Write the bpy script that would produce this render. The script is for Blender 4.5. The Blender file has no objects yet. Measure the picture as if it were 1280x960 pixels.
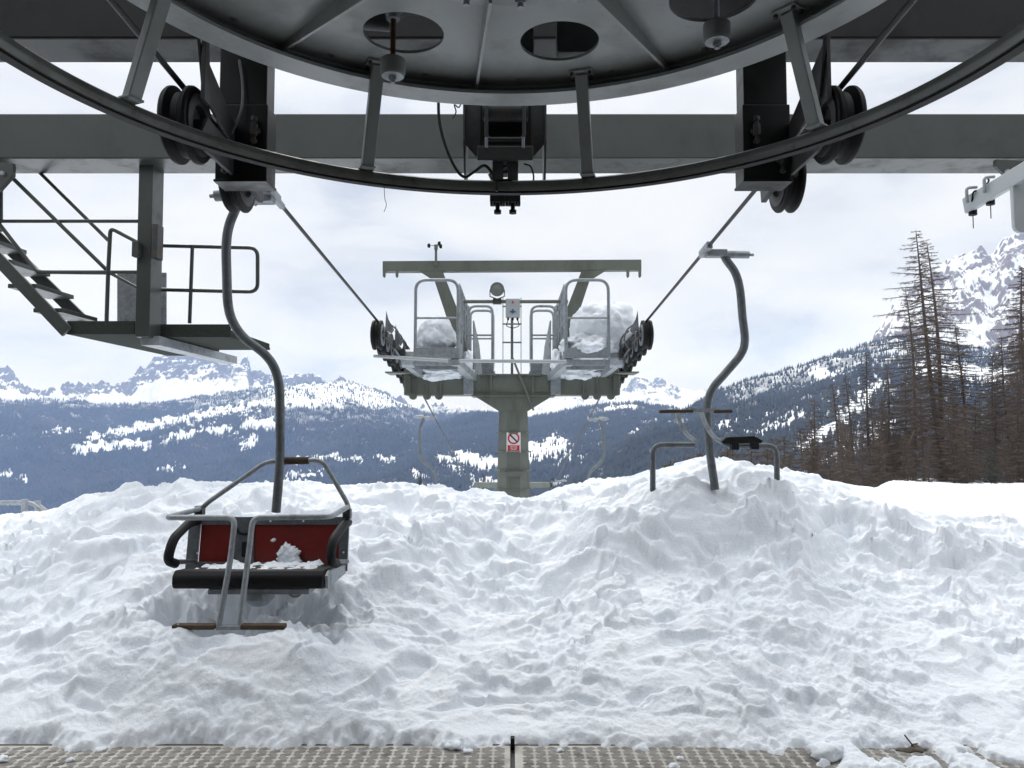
import bpy, bmesh, math, random
import numpy as np
from mathutils import Vector, Matrix, noise as mn
R = math.radians
scene = bpy.context.scene
C = scene.collection
rnd = random.Random(7)
CAMZ, PITCH, F = 1.6, R(3.4), 960.0
HOR = 480 + F * math.tan(PITCH)

def P(px, py, d):
    """the real-world point at distance d ahead seen at a photo pixel (used for measuring the photo)"""
    u = (px - 640) / F; v = (480 - py) / F
    f = math.cos(PITCH) - v * math.sin(PITCH); up = math.sin(PITCH) + v * math.cos(PITCH)
    return Vector((u * d / f, d, CAMZ + up / f * d))

def zrope(d):
    if d < 9.1: return 3.54 - .069 * d
    t = min(d - 9.1, 2.8); z = 3.54 - .069 * 9.1 - .069 * t - .0183 * t * t
    if d > 11.9: z -= .1715 * (d - 11.9)
    return z
RX = 1.62

# ------------------------------------------------------------------ numpy noise
def _hash(ix, iy, seed):
    h = (ix.astype(np.int64) * 374761393 + iy.astype(np.int64) * 668265263 + seed * 974634777) & 0xFFFFFFFF
    h = ((h ^ (h >> 13)) * 1274126177) & 0xFFFFFFFF
    return (h ^ (h >> 16)) & 0xFFFFFFFF
def gn(x, y, seed=0):
    x = np.asarray(x, float); y = np.asarray(y, float)
    ix = np.floor(x); iy = np.floor(y); fx = x - ix; fy = y - iy
    u = fx * fx * fx * (fx * (fx * 6 - 15) + 10); v = fy * fy * fy * (fy * (fy * 6 - 15) + 10)
    def g(a, b):
        ang = _hash(ix + a, iy + b, seed) * (2 * math.pi / 4294967296.0)
        return np.cos(ang) * (fx - a) + np.sin(ang) * (fy - b)
    n0 = g(0, 0) * (1 - u) + g(1, 0) * u; n1 = g(0, 1) * (1 - u) + g(1, 1) * u
    return (n0 * (1 - v) + n1 * v) * 1.5
def fbm(x, y, seed=0, o=4, gain=.5):
    s = 0; a = 1
    for k in range(o):
        s = s + a * gn(x * 2.03 ** k, y * 2.03 ** k, seed + k * 17); a *= gain
    return s
def ridged(x, y, seed=0, o=4, gain=.5):
    s = 0; a = 1
    for k in range(o):
        s = s + a * (1 - 2 * np.abs(gn(x * 2.07 ** k, y * 2.07 ** k, seed + k * 13))); a *= gain
    return s
def worley(x, y, seed):
    ix = np.floor(x); iy = np.floor(y); f1 = np.full(x.shape, 9.); f2 = f1.copy(); hh = np.zeros(x.shape); tl = hh.copy()
    for a in (-1, 0, 1):
        for b in (-1, 0, 1):
            h = _hash(ix + a, iy + b, seed); r1 = (h & 1023) / 1023.; r2 = ((h >> 10) & 1023) / 1023.; r3 = ((h >> 20) & 1023) / 1023.
            dx = x - (ix + a + .15 + .7 * r1); dy = y - (iy + b + .15 + .7 * r2); d = np.hypot(dx, dy); m = d < f1
            f2 = np.where(m, f1, np.minimum(f2, d)); hh = np.where(m, r3, hh); an = r3 * 57.0; tl = np.where(m, dx * np.cos(an) + dy * np.sin(an), tl); f1 = np.where(m, d, f1)
    return f1, f2, hh, tl
def sstep(a, b, x):
    t = np.clip((x - a) / (b - a), 0, 1); return t * t * (3 - 2 * t)

# ------------------------------------------------------------------ mesh builder
class MB:
    def __init__(s): s.v = []; s.f = []
    def add(s, vs, fs):
        n = len(s.v); s.v += [tuple(v) for v in vs]; s.f += [tuple(i + n for i in f) for f in fs]; return s
    def box(s, c, size, rot=None):
        hx, hy, hz = (k / 2 for k in size); c = Vector(c)
        vs = [Vector((x, y, z)) for x in (-hx, hx) for y in (-hy, hy) for z in (-hz, hz)]
        if rot is not None: vs = [rot @ v for v in vs]
        return s.add([v + c for v in vs], [(0, 1, 3, 2), (4, 6, 7, 5), (0, 4, 5, 1), (2, 3, 7, 6), (0, 2, 6, 4), (1, 5, 7, 3)])
    def bar(s, p0, p1, w, h, up=(0, 0, 1)):
        p0, p1 = Vector(p0), Vector(p1); d = (p1 - p0); L = d.length; d.normalize()
        sx = d.cross(Vector(up))
        if sx.length < 1e-4: sx = d.cross(Vector((0, 1, 0)))
        sx.normalize(); sz = sx.cross(d)
        return s.box((p0 + p1) / 2, (w, L, h), Matrix((sx, d, sz)).transposed())
    def tube(s, pts, r, n=10, closed=False, rs=None):
        pts = [Vector(p) for p in pts]; m = len(pts); vs = []; fs = []
        nrm = None
        for i, p in enumerate(pts):
            a = pts[(i - 1) % m] if (closed or i > 0) else p
            b = pts[(i + 1) % m] if (closed or i < m - 1) else p
            t = (b - a).normalized()
            if nrm is None:
                nrm = t.cross(Vector((0, 0, 1)))
                if nrm.length < .1: nrm = t.cross(Vector((1, 0, 0)))
            nrm = (nrm - t * nrm.dot(t)).normalized(); bn = t.cross(nrm)
            rr = rs[i] if rs else r
            vs += [p + (nrm * math.cos(2 * math.pi * k / n) + bn * math.sin(2 * math.pi * k / n)) * rr for k in range(n)]
        for i in range(m if closed else m - 1):
            j = (i + 1) % m
            fs += [(i * n + k, i * n + (k + 1) % n, j * n + (k + 1) % n, j * n + k) for k in range(n)]
        if not closed: fs += [tuple(range(n - 1, -1, -1)), tuple(range((m - 1) * n, m * n))]
        return s.add(vs, fs)
    def cyl(s, p0, p1, r, n=20, r1=None): return s.tube([p0, p1], r, n, rs=[r, r if r1 is None else r1])
    def lathe(s, prof, c, axis='z', n=48, closed=True, ang=None):
        c = Vector(c); vs = []; fs = []; m = len(prof)
        for k in range(n):
            a = 2 * math.pi * k / n; ca, sa = math.cos(a), math.sin(a)
            for r, t in prof:
                vs.append(c + (Vector((r * ca, r * sa, t)) if axis == 'z' else Vector((t, r * ca, r * sa)) if axis == 'x' else Vector((r * ca, t, r * sa))))
        for k in range(n):
            j = (k + 1) % n
            for i in range(m if closed else m - 1):
                q = (i + 1) % m; fs.append((k * m + i, j * m + i, j * m + q, k * m + q))
        return s.add(vs, fs)
    def prism(s, poly, o, ex, ey, th):
        """2-D polygon in the plane o + x*ex + y*ey, thickened both ways by th/2 along the normal"""
        o, ex, ey = Vector(o), Vector(ex).normalized(), Vector(ey).normalized(); nz = ex.cross(ey); m = len(poly)
        vs = [o + ex * x + ey * y + nz * (k * th / 2) for k in (-1, 1) for x, y in poly]
        fs = [tuple(range(m - 1, -1, -1)), tuple(range(m, 2 * m))] + [(i, (i + 1) % m, m + (i + 1) % m, m + i) for i in range(m)]
        return s.add(vs, fs)
    def poly3(s, pts, th):
        """a flat plate through 3-D points"""
        pts = [Vector(p) for p in pts]; nz = (pts[1] - pts[0]).cross(pts[2] - pts[0]).normalized() * th / 2; m = len(pts)
        return s.add([p - nz for p in pts] + [p + nz for p in pts],
                     [tuple(range(m - 1, -1, -1)), tuple(range(m, 2 * m))] + [(i, (i + 1) % m, m + (i + 1) % m, m + i) for i in range(m)])
    def islands(s):
        par = list(range(len(s.v)))
        def find(i):
            while par[i] != i: par[i] = par[par[i]]; i = par[i]
            return i
        for f in s.f:
            a = find(f[0])
            for i in f[1:]: par[find(i)] = a
        out = {}
        for f in s.f: out.setdefault(find(f[0]), []).append(f)
        for fs in out.values():
            ids = sorted({i for f in fs for i in f}); m = {i: k for k, i in enumerate(ids)}; b = MB(); b.v = [s.v[i] for i in ids]; b.f = [tuple(m[i] for i in f) for f in fs]; yield b
    def build_each(s, name, mat, parent=None, smooth=None, bevel=0):
        """every loose piece becomes a part of its own"""
        return [b.build(name, mat, parent, smooth, bevel) for b in s.islands()]
    def build(s, name, mat, parent=None, smooth=None, bevel=0):
        me = bpy.data.meshes.new(name)
        off = Vector(parent.matrix_world.translation) if parent else Vector((0, 0, 0))
        if parent: off = WORLD[parent.name]
        me.from_pydata([(x - off.x, y - off.y, z - off.z) for x, y, z in s.v], [], s.f)
        bm = bmesh.new(); bm.from_mesh(me); bmesh.ops.recalc_face_normals(bm, faces=bm.faces); bm.to_mesh(me); bm.free()
        return link(name, me, mat, parent, smooth, bevel)
WORLD = {}
def link(name, me, mat, parent=None, smooth=None, bevel=0):
    me.materials.append(mat)
    o = bpy.data.objects.new(name, me); C.objects.link(o)
    if smooth is not None:
        me.shade_smooth(); me.set_sharp_from_angle(angle=R(smooth))
    if parent: o.parent = parent; WORLD[o.name] = WORLD[parent.name]
    else: WORLD[o.name] = Vector((0, 0, 0))
    if bevel:
        b = o.modifiers.new('bevel', 'BEVEL'); b.width = bevel; b.segments = 2; b.limit_method = 'ANGLE'; b.angle_limit = R(40)
    return o
def thing(name, label, cat, loc, group=None):
    o = bpy.data.objects.new(name, None); C.objects.link(o); o.location = loc; WORLD[o.name] = Vector(loc); o.empty_display_size = .1
    return tag(o, label, cat, group)
def tag(o, label, cat, group=None, kind=None):
    if label: o['label'] = label
    if cat: o['category'] = cat
    if group: o['group'] = group
    if kind: o['kind'] = kind
    return o
def recenter(o):
    """put a single-mesh thing's origin at its base"""
    me = o.data; n = len(me.vertices); co = np.empty(n * 3); me.vertices.foreach_get('co', co); co = co.reshape(-1, 3)
    c = Vector((co[:, 0].mean(), co[:, 1].mean(), co[:, 2].min())); me.transform(Matrix.Translation(-c)); o.location = c
    return o
def copy_tree(o, parent=None):
    c = o.copy(); C.objects.link(c); c.parent = parent
    for ch in list(o.children): copy_tree(ch, c)
    return c
def fillet(pts, r, n=6):
    pts = [Vector(p) for p in pts]; out = [pts[0]]
    for a, b, c in zip(pts, pts[1:], pts[2:]):
        d0, d1 = (a - b), (c - b); q = min(r, d0.length * .49, d1.length * .49)
        p0, p1 = b + d0.normalized() * q, b + d1.normalized() * q
        out += [p0 * (1 - t) ** 2 + b * 2 * t * (1 - t) + p1 * t * t for t in (k / n for k in range(n + 1))]
    return out + [pts[-1]]
def smooth_path(pts, n=8):
    pts = [Vector(p) for p in pts]; q = [pts[0] * 2 - pts[1]] + pts + [pts[-1] * 2 - pts[-2]]; out = []
    for i in range(1, len(q) - 2):
        a, b, c, d = q[i - 1:i + 3]
        for k in range(n):
            t = k / n
            out.append(.5 * ((2 * b) + (c - a) * t + (2 * a - 5 * b + 4 * c - d) * t * t + (-a + 3 * b - 3 * c + d) * t ** 3))
    return out + [pts[-1]]
def holed_plate(name, outer, holes, th, z, mat, parent):
    """flat horizontal plate with real holes, from a filled 2-D curve turned into a mesh"""
    cu = bpy.data.curves.new('cut', 'CURVE'); cu.dimensions = '2D'; cu.fill_mode = 'BOTH'; cu.extrude = th / 2
    for loop in [outer] + holes:
        sp = cu.splines.new('POLY'); sp.points.add(len(loop) - 1); sp.use_cyclic_u = True
        for p, (x, y) in zip(sp.points, loop): p.co = (x, y, 0, 1)
    o = bpy.data.objects.new('cut', cu); C.objects.link(o)
    me = bpy.data.meshes.new_from_object(o.evaluated_get(bpy.context.evaluated_depsgraph_get()))
    bpy.data.objects.remove(o); off = WORLD[parent.name]
    me.transform(Matrix.Translation(Vector((0, 0, z)) - off)); me.name = name; me.materials.clear()
    return link(name, me, mat, parent)
def circ(cx, cy, r, n=40): return [(cx + r * math.cos(2 * math.pi * k / n), cy + r * math.sin(2 * math.pi * k / n)) for k in range(n)]

# ------------------------------------------------------------------ materials
def mat(name, col, rough=.6, metal=0, var=.25, vscale=6, bump=.0, bscale=60, dirt=None, dscale=3, spec=.5, stretch=(1, 1, 1), rust=0):
    m = bpy.data.materials.new(name); m.use_nodes = True; nt = m.node_tree; N = nt.nodes; L = nt.links
    b = N['Principled BSDF']; b.inputs['Roughness'].default_value = rough; b.inputs['Metallic'].default_value = metal
    b.inputs['Specular IOR Level'].default_value = spec
    tc = N.new('ShaderNodeTexCoord'); mp = N.new('ShaderNodeMapping'); mp.inputs['Scale'].default_value = stretch; L.new(tc.outputs['Object'], mp.inputs['Vector'])
    nz = N.new('ShaderNodeTexNoise'); nz.inputs['Scale'].default_value = vscale; nz.inputs['Detail'].default_value = 6; nz.inputs['Roughness'].default_value = .65
    L.new(mp.outputs['Vector'], nz.inputs['Vector'])
    rp = N.new('ShaderNodeValToRGB'); e = rp.color_ramp.elements; e[0].position = .3; e[1].position = .7
    e[0].color = tuple(c * (1 - var) for c in col) + (1,); e[1].color = tuple(min(1, c * (1 + var)) for c in col) + (1,)
    L.new(nz.outputs['Fac'], rp.inputs['Fac']); out = rp.outputs['Color']
    if dirt:
        n2 = N.new('ShaderNodeTexNoise'); n2.inputs['Scale'].default_value = dscale; n2.inputs['Detail'].default_value = 8; n2.inputs['Roughness'].default_value = .7
        L.new(mp.outputs['Vector'], n2.inputs['Vector'])
        r2 = N.new('ShaderNodeValToRGB'); r2.color_ramp.elements[0].position = .50; r2.color_ramp.elements[1].position = .68
        L.new(n2.outputs['Fac'], r2.inputs['Fac'])
        mx = N.new('ShaderNodeMix'); mx.data_type = 'RGBA'; L.new(r2.outputs['Color'], mx.inputs['Factor']); L.new(out, mx.inputs['A']); mx.inputs['B'].default_value = dirt + (1,)
        out = mx.outputs['Result']
        rr = N.new('ShaderNodeMapRange'); rr.inputs['To Min'].default_value = rough; rr.inputs['To Max'].default_value = min(1, rough + .25); L.new(r2.outputs['Color'], rr.inputs['Value']); L.new(rr.outputs['Result'], b.inputs['Roughness'])
    if rust:
        mp2 = N.new('ShaderNodeMapping'); mp2.inputs['Scale'].default_value = (1, 1, .35); L.new(tc.outputs['Object'], mp2.inputs['Vector'])
        n4 = N.new('ShaderNodeTexNoise'); n4.inputs['Scale'].default_value = 7; n4.inputs['Detail'].default_value = 10; n4.inputs['Roughness'].default_value = .78; L.new(mp2.outputs['Vector'], n4.inputs['Vector'])
        r4 = N.new('ShaderNodeMapRange'); r4.inputs['From Min'].default_value = .66 - .06 * rust; r4.inputs['From Max'].default_value = .74 - .06 * rust; r4.inputs['To Max'].default_value = .85; L.new(n4.outputs['Fac'], r4.inputs['Value'])
        m4 = N.new('ShaderNodeMix'); m4.data_type = 'RGBA'; L.new(r4.outputs['Result'], m4.inputs['Factor']); L.new(out, m4.inputs['A']); m4.inputs['B'].default_value = (.055, .032, .02, 1); out = m4.outputs['Result']
    L.new(out, b.inputs['Base Color'])
    if bump:
        n3 = N.new('ShaderNodeTexNoise'); n3.inputs['Scale'].default_value = bscale; n3.inputs['Detail'].default_value = 5; L.new(tc.outputs['Object'], n3.inputs['Vector'])
        bp = N.new('ShaderNodeBump'); bp.inputs['Strength'].default_value = bump; bp.inputs['Distance'].default_value = .01; L.new(n3.outputs['Fac'], bp.inputs['Height']); L.new(bp.outputs['Normal'], b.inputs['Normal'])
    return m
M = dict(
    grating=mat('dark deck grating', (.035, .04, .034), .85, 0, .25, 40, .3, 120, spec=.1),
    ringpaint=mat('worn ring paint', (.12, .13, .12), .36, 0, .15, 4, .05, 40, (.06, .058, .05), 3, rust=1.2),
    frameshade=mat('shade darkened steel paint', (.013, .015, .0145), .32, 0, .12, 3, .05, 40, (.010, .011, .0105), 2.5, spec=.22),  # the frame's paint with the station interior's shade put into its colour
    frame=mat('grey green steel paint', (.04, .046, .041), .34, 0, .1, 3, .05, 40, (.033, .036, .032), 2.5, rust=.7),
    wheel=mat('wheel paint', (.25, .27, .27), .36, 0, .08, 3, .04, 30, (.20, .21, .205), 2.2, rust=.6),
    darksteel=mat('dark oily steel', (.045, .048, .05), .5, .3, .3, 9, .1, 50, (.09, .075, .06), 6),
    roof=mat('roof steel', (.07, .07, .07), .7, 0, .2, 2),
    wall=mat('shading wall', (.09, .09, .085), .8, 0, .2, 1.5),
    floor=mat('station concrete', (.13, .125, .12), .85, 0, .2, 3, .2, 30),
    galv=mat('galvanised steel', (.30, .325, .345), .45, .35, .2, 26, .05, 60, (.20, .215, .22), 7),
    tube=mat('weathered chair tube', (.13, .145, .155), .45, .35, .2, 22, .06, 70, (.085, .09, .095), 8),
    tower=mat('tower paint', (.135, .15, .125), .55, 0, .1, 3, .03, 30, (.105, .11, .09), 4, stretch=(1, 1, .3), rust=.6),
    rubber=mat('black rubber', (.008, .008, .009), .6, 0, .3, 15, .1, 80, spec=.25),
    rope=mat('greasy wire rope', (.03, .028, .03), .5, .3, .3, 200, .3, 150),
    red=mat('red panel', (.17, .014, .01), .35, 0, .12, 5, .02, 40, (.11, .012, .01), 4, rust=.5),
    wood=mat('dark wood', (.06, .04, .022), .8, 0, .3, 12, .2, 60),
    white=mat('white enamel', (.75, .76, .77), .4, 0, .05, 5),
    palegrey=mat('pale grey enamel', (.42, .45, .46), .45, 0, .06, 6),
    signred=mat('sign red', (.5, .02, .025), .45, 0, .1, 9),
    signdark=mat('sign dark', (.05, .012, .014), .5, 0, .1, 9),
    signblue=mat('sign blue', (.05, .10, .25), .5, 0, .1, 9),
    glass=mat('lamp glass', (.22, .23, .22), .15, .2, .2, 20),
    plate=mat('checker plate', (.44, .42, .385), .45, .25, .18, 7, .1, 60, (.30, .285, .26), 5),
    bark=mat('larch bark', (.075, .056, .045), .9, 0, .35, 9, .3, 30),
    twig=mat('larch twigs', (.095, .072, .056), .9, 0, .35, .7),
    needle=mat('dark needles', (.022, .034, .022), .8, 0, .4, 1.2),
    bush=mat('bare bush', (.075, .055, .045), .9, 0, .3, 2),
    dirt=mat('brown dirt', (.10, .085, .065), .95, 0, .3, 30, .4, 60),
    rubberbuf=mat('grey rubber', (.17, .18, .18), .7, 0, .15, 14, .08, 40),
    rust=mat('rusty rod', (.09, .045, .025), .8, .2, .3, 20, .2, 60),
)
def snow_mat(name, fine=True):
    m = bpy.data.materials.new(name); m.use_nodes = True; nt = m.node_tree; N = nt.nodes; L = nt.links; b = N['Principled BSDF']
    b.inputs['Roughness'].default_value = .55; b.inputs['Specular IOR Level'].default_value = .25
    tc = N.new('ShaderNodeTexCoord'); nz = N.new('ShaderNodeTexNoise'); nz.inputs['Scale'].default_value = 2.2; nz.inputs['Detail'].default_value = 5; L.new(tc.outputs['Object'], nz.inputs['Vector'])
    rp = N.new('ShaderNodeValToRGB'); e = rp.color_ramp.elements; e[0].position = .3; e[1].position = .7; e[0].color = (.83, .875, .93, 1); e[1].color = (.885, .915, .955, 1)
    L.new(nz.outputs['Fac'], rp.inputs['Fac']); L.new(rp.outputs['Color'], b.inputs['Base Color'])
    n2 = N.new('ShaderNodeTexNoise'); n2.inputs['Scale'].default_value = 52; n2.inputs['Detail'].default_value = 7; n2.inputs['Roughness'].default_value = .7; L.new(tc.outputs['Object'], n2.inputs['Vector'])
    bp = N.new('ShaderNodeBump'); bp.inputs['Strength'].default_value = .8; bp.inputs['Distance'].default_value = .012; L.new(n2.outputs['Fac'], bp.inputs['Height']); L.new(bp.outputs['Normal'], b.inputs['Normal'])
    return m
M['snow'] = snow_mat('snow')

def mountain_mat(name, forest, rock, streak):
    """snow / forest floor / rock mixed by what the terrain carries there, broken up by noise"""
    m = bpy.data.materials.new(name); m.use_nodes = True; nt = m.node_tree; N = nt.nodes; L = nt.links; b = N['Principled BSDF']
    b.inputs['Roughness'].default_value = .85; b.inputs['Specular IOR Level'].default_value = .1
    tc = N.new('ShaderNodeTexCoord')
    def attr(n):
        a = N.new('ShaderNodeAttribute'); a.attribute_name = n; return a.outputs['Fac']
    def nse(scale, detail, st=(1, 1, 1)):
        mp = N.new('ShaderNodeMapping'); mp.inputs['Scale'].default_value = st; L.new(tc.outputs['Object'], mp.inputs['Vector'])
        n = N.new('ShaderNodeTexNoise'); n.inputs['Scale'].default_value = scale; n.inputs['Detail'].default_value = detail; n.inputs['Roughness'].default_value = .7; L.new(mp.outputs['Vector'], n.inputs['Vector']); return n.outputs['Fac']
    def thr(val, nz, amp, soft):
        a = N.new('ShaderNodeMath'); a.operation = 'MULTIPLY_ADD'; L.new(nz, a.inputs[0]); a.inputs[1].default_value = amp; L.new(val, a.inputs[2])
        r = N.new('ShaderNodeMapRange'); r.inputs['From Min'].default_value = .5 + amp / 2 - soft; r.inputs['From Max'].default_value = .5 + amp / 2 + soft; L.new(a.outputs[0], r.inputs['Value']); return r.outputs['Result']
    def mix(f, a, bb):
        x = N.new('ShaderNodeMix'); x.data_type = 'RGBA'; L.new(f, x.inputs['Factor'])
        for k, v in (('A', a), ('B', bb)):
            if isinstance(v, tuple): x.inputs[k].default_value = v + (1,)
            else: L.new(v, x.inputs[k])
        return x.outputs['Result']
    rk = mix(nse(.02, 6, (1, 1, 3)), tuple(c * .6 for c in rock), tuple(c * 1.35 for c in rock))
    fo = mix(nse(.007, 7, (1, 1, .5)), tuple(c * .3 for c in forest), tuple(c * 1.8 for c in forest))
    bl = N.new('ShaderNodeMapRange'); bl.inputs['From Min'].default_value = .45; bl.inputs['From Max'].default_value = .65; L.new(nse(.0022, 5), bl.inputs['Value'])
    fo = mix(bl.outputs['Result'], fo, (.062, .048, .04))
    sn = mix(nse(.01, 4), (.80, .83, .87), (.88, .90, .92))
    f_s = thr(attr('snow'), nse(streak, 8, (1, 1, .4)), .9, .16)
    f_r = thr(attr('rock'), nse(.012, 7, (1, 1, 2.2)), .7, .12)
    base = mix(f_s, fo, sn); base = mix(f_r, base, rk)
    L.new(base, b.inputs['Base Color'])
    return m

# ------------------------------------------------------------------ camera, world, sun
cam = bpy.data.cameras.new('camera'); co = bpy.data.objects.new('camera', cam); C.objects.link(co)
co.location = (0, 0, CAMZ); co.rotation_euler = (math.pi / 2 + PITCH, 0, 0); cam.sensor_width = 36; cam.lens = 27; cam.clip_start = .05; cam.clip_end = 60000
scene.camera = co
SUN_EL, SUN_AZ = R(48), R(-22)                 # azimuth from +Y, negative = to the left
w = bpy.data.worlds.new('World'); scene.world = w; w.use_nodes = True; nt = w.node_tree; N = nt.nodes; L = nt.links
bg = N['Background']; bg.inputs['Strength'].default_value = .1
sky = N.new('ShaderNodeTexSky'); sky.sky_type = 'NISHITA'; sky.sun_disc = False; sky.sun_elevation = SUN_EL; sky.sun_rotation = SUN_AZ; sky.altitude = 1500
tc = N.new('ShaderNodeTexCoord'); mp = N.new('ShaderNodeMapping'); mp.inputs['Scale'].default_value = (1, 1, 2.6); mp.inputs['Location'].default_value = (.35, 1.2, .1); L.new(tc.outputs['Generated'], mp.inputs['Vector'])
n1 = N.new('ShaderNodeTexNoise'); n1.inputs['Scale'].default_value = 3.4; n1.inputs['Detail'].default_value = 9; n1.inputs['Roughness'].default_value = .52; n1.inputs['Distortion'].default_value = .25; L.new(mp.outputs['Vector'], n1.inputs['Vector'])
rp = N.new('ShaderNodeValToRGB'); e = rp.color_ramp.elements
e[0].position = .35; e[0].color = (5.3, 5.7, 6.4, 1); e[1].position = .60; e[1].color = (8.1, 8.25, 8.45, 1)
k = rp.color_ramp.elements.new(.46); k.color = (7.1, 7.35, 7.75, 1)
L.new(n1.outputs['Fac'], rp.inputs['Fac'])
mx = N.new('ShaderNodeMix'); mx.data_type = 'RGBA'; mx.inputs['Factor'].default_value = .97; L.new(sky.outputs['Color'], mx.inputs['A']); L.new(rp.outputs['Color'], mx.inputs['B']); 
# an overcast sky is brightest overhead
sx = N.new('ShaderNodeSeparateXYZ'); L.new(tc.outputs['Generated'], sx.inputs[0]); zr = N.new('ShaderNodeMapRange'); zr.inputs['From Min'].default_value = .38; zr.inputs['From Max'].default_value = .95; zr.inputs['To Min'].default_value = 1; zr.inputs['To Max'].default_value = 2.5; L.new(sx.outputs['Z'], zr.inputs['Value'])
vm = N.new('ShaderNodeVectorMath'); vm.operation = 'SCALE'; L.new(mx.outputs['Result'], vm.inputs[0]); L.new(zr.outputs['Result'], vm.inputs['Scale']); L.new(vm.outputs['Vector'], bg.inputs['Color'])
sl = bpy.data.lights.new('sun', 'SUN'); sl.energy = 1.3; sl.angle = R(24); sl.color = (1, .985, .965); so = bpy.data.objects.new('sun', sl); C.objects.link(so)
sd = Vector((math.sin(SUN_AZ) * math.cos(SUN_EL), math.cos(SUN_AZ) * math.cos(SUN_EL), math.sin(SUN_EL)))
so.rotation_euler = (-sd).to_track_quat('-Z', 'Y').to_euler()
v = scene.view_settings; v.view_transform = 'Standard'; v.look = 'None'; v.gamma = 1; v.use_curve_mapping = False; v.exposure = .2
cy = scene.cycles; cy.max_bounces = 8; cy.diffuse_bounces = 4; cy.volume_bounces = 1; cy.use_denoising = True; cy.volume_max_steps = 64; cy.sample_clamp_indirect = 6

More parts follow.
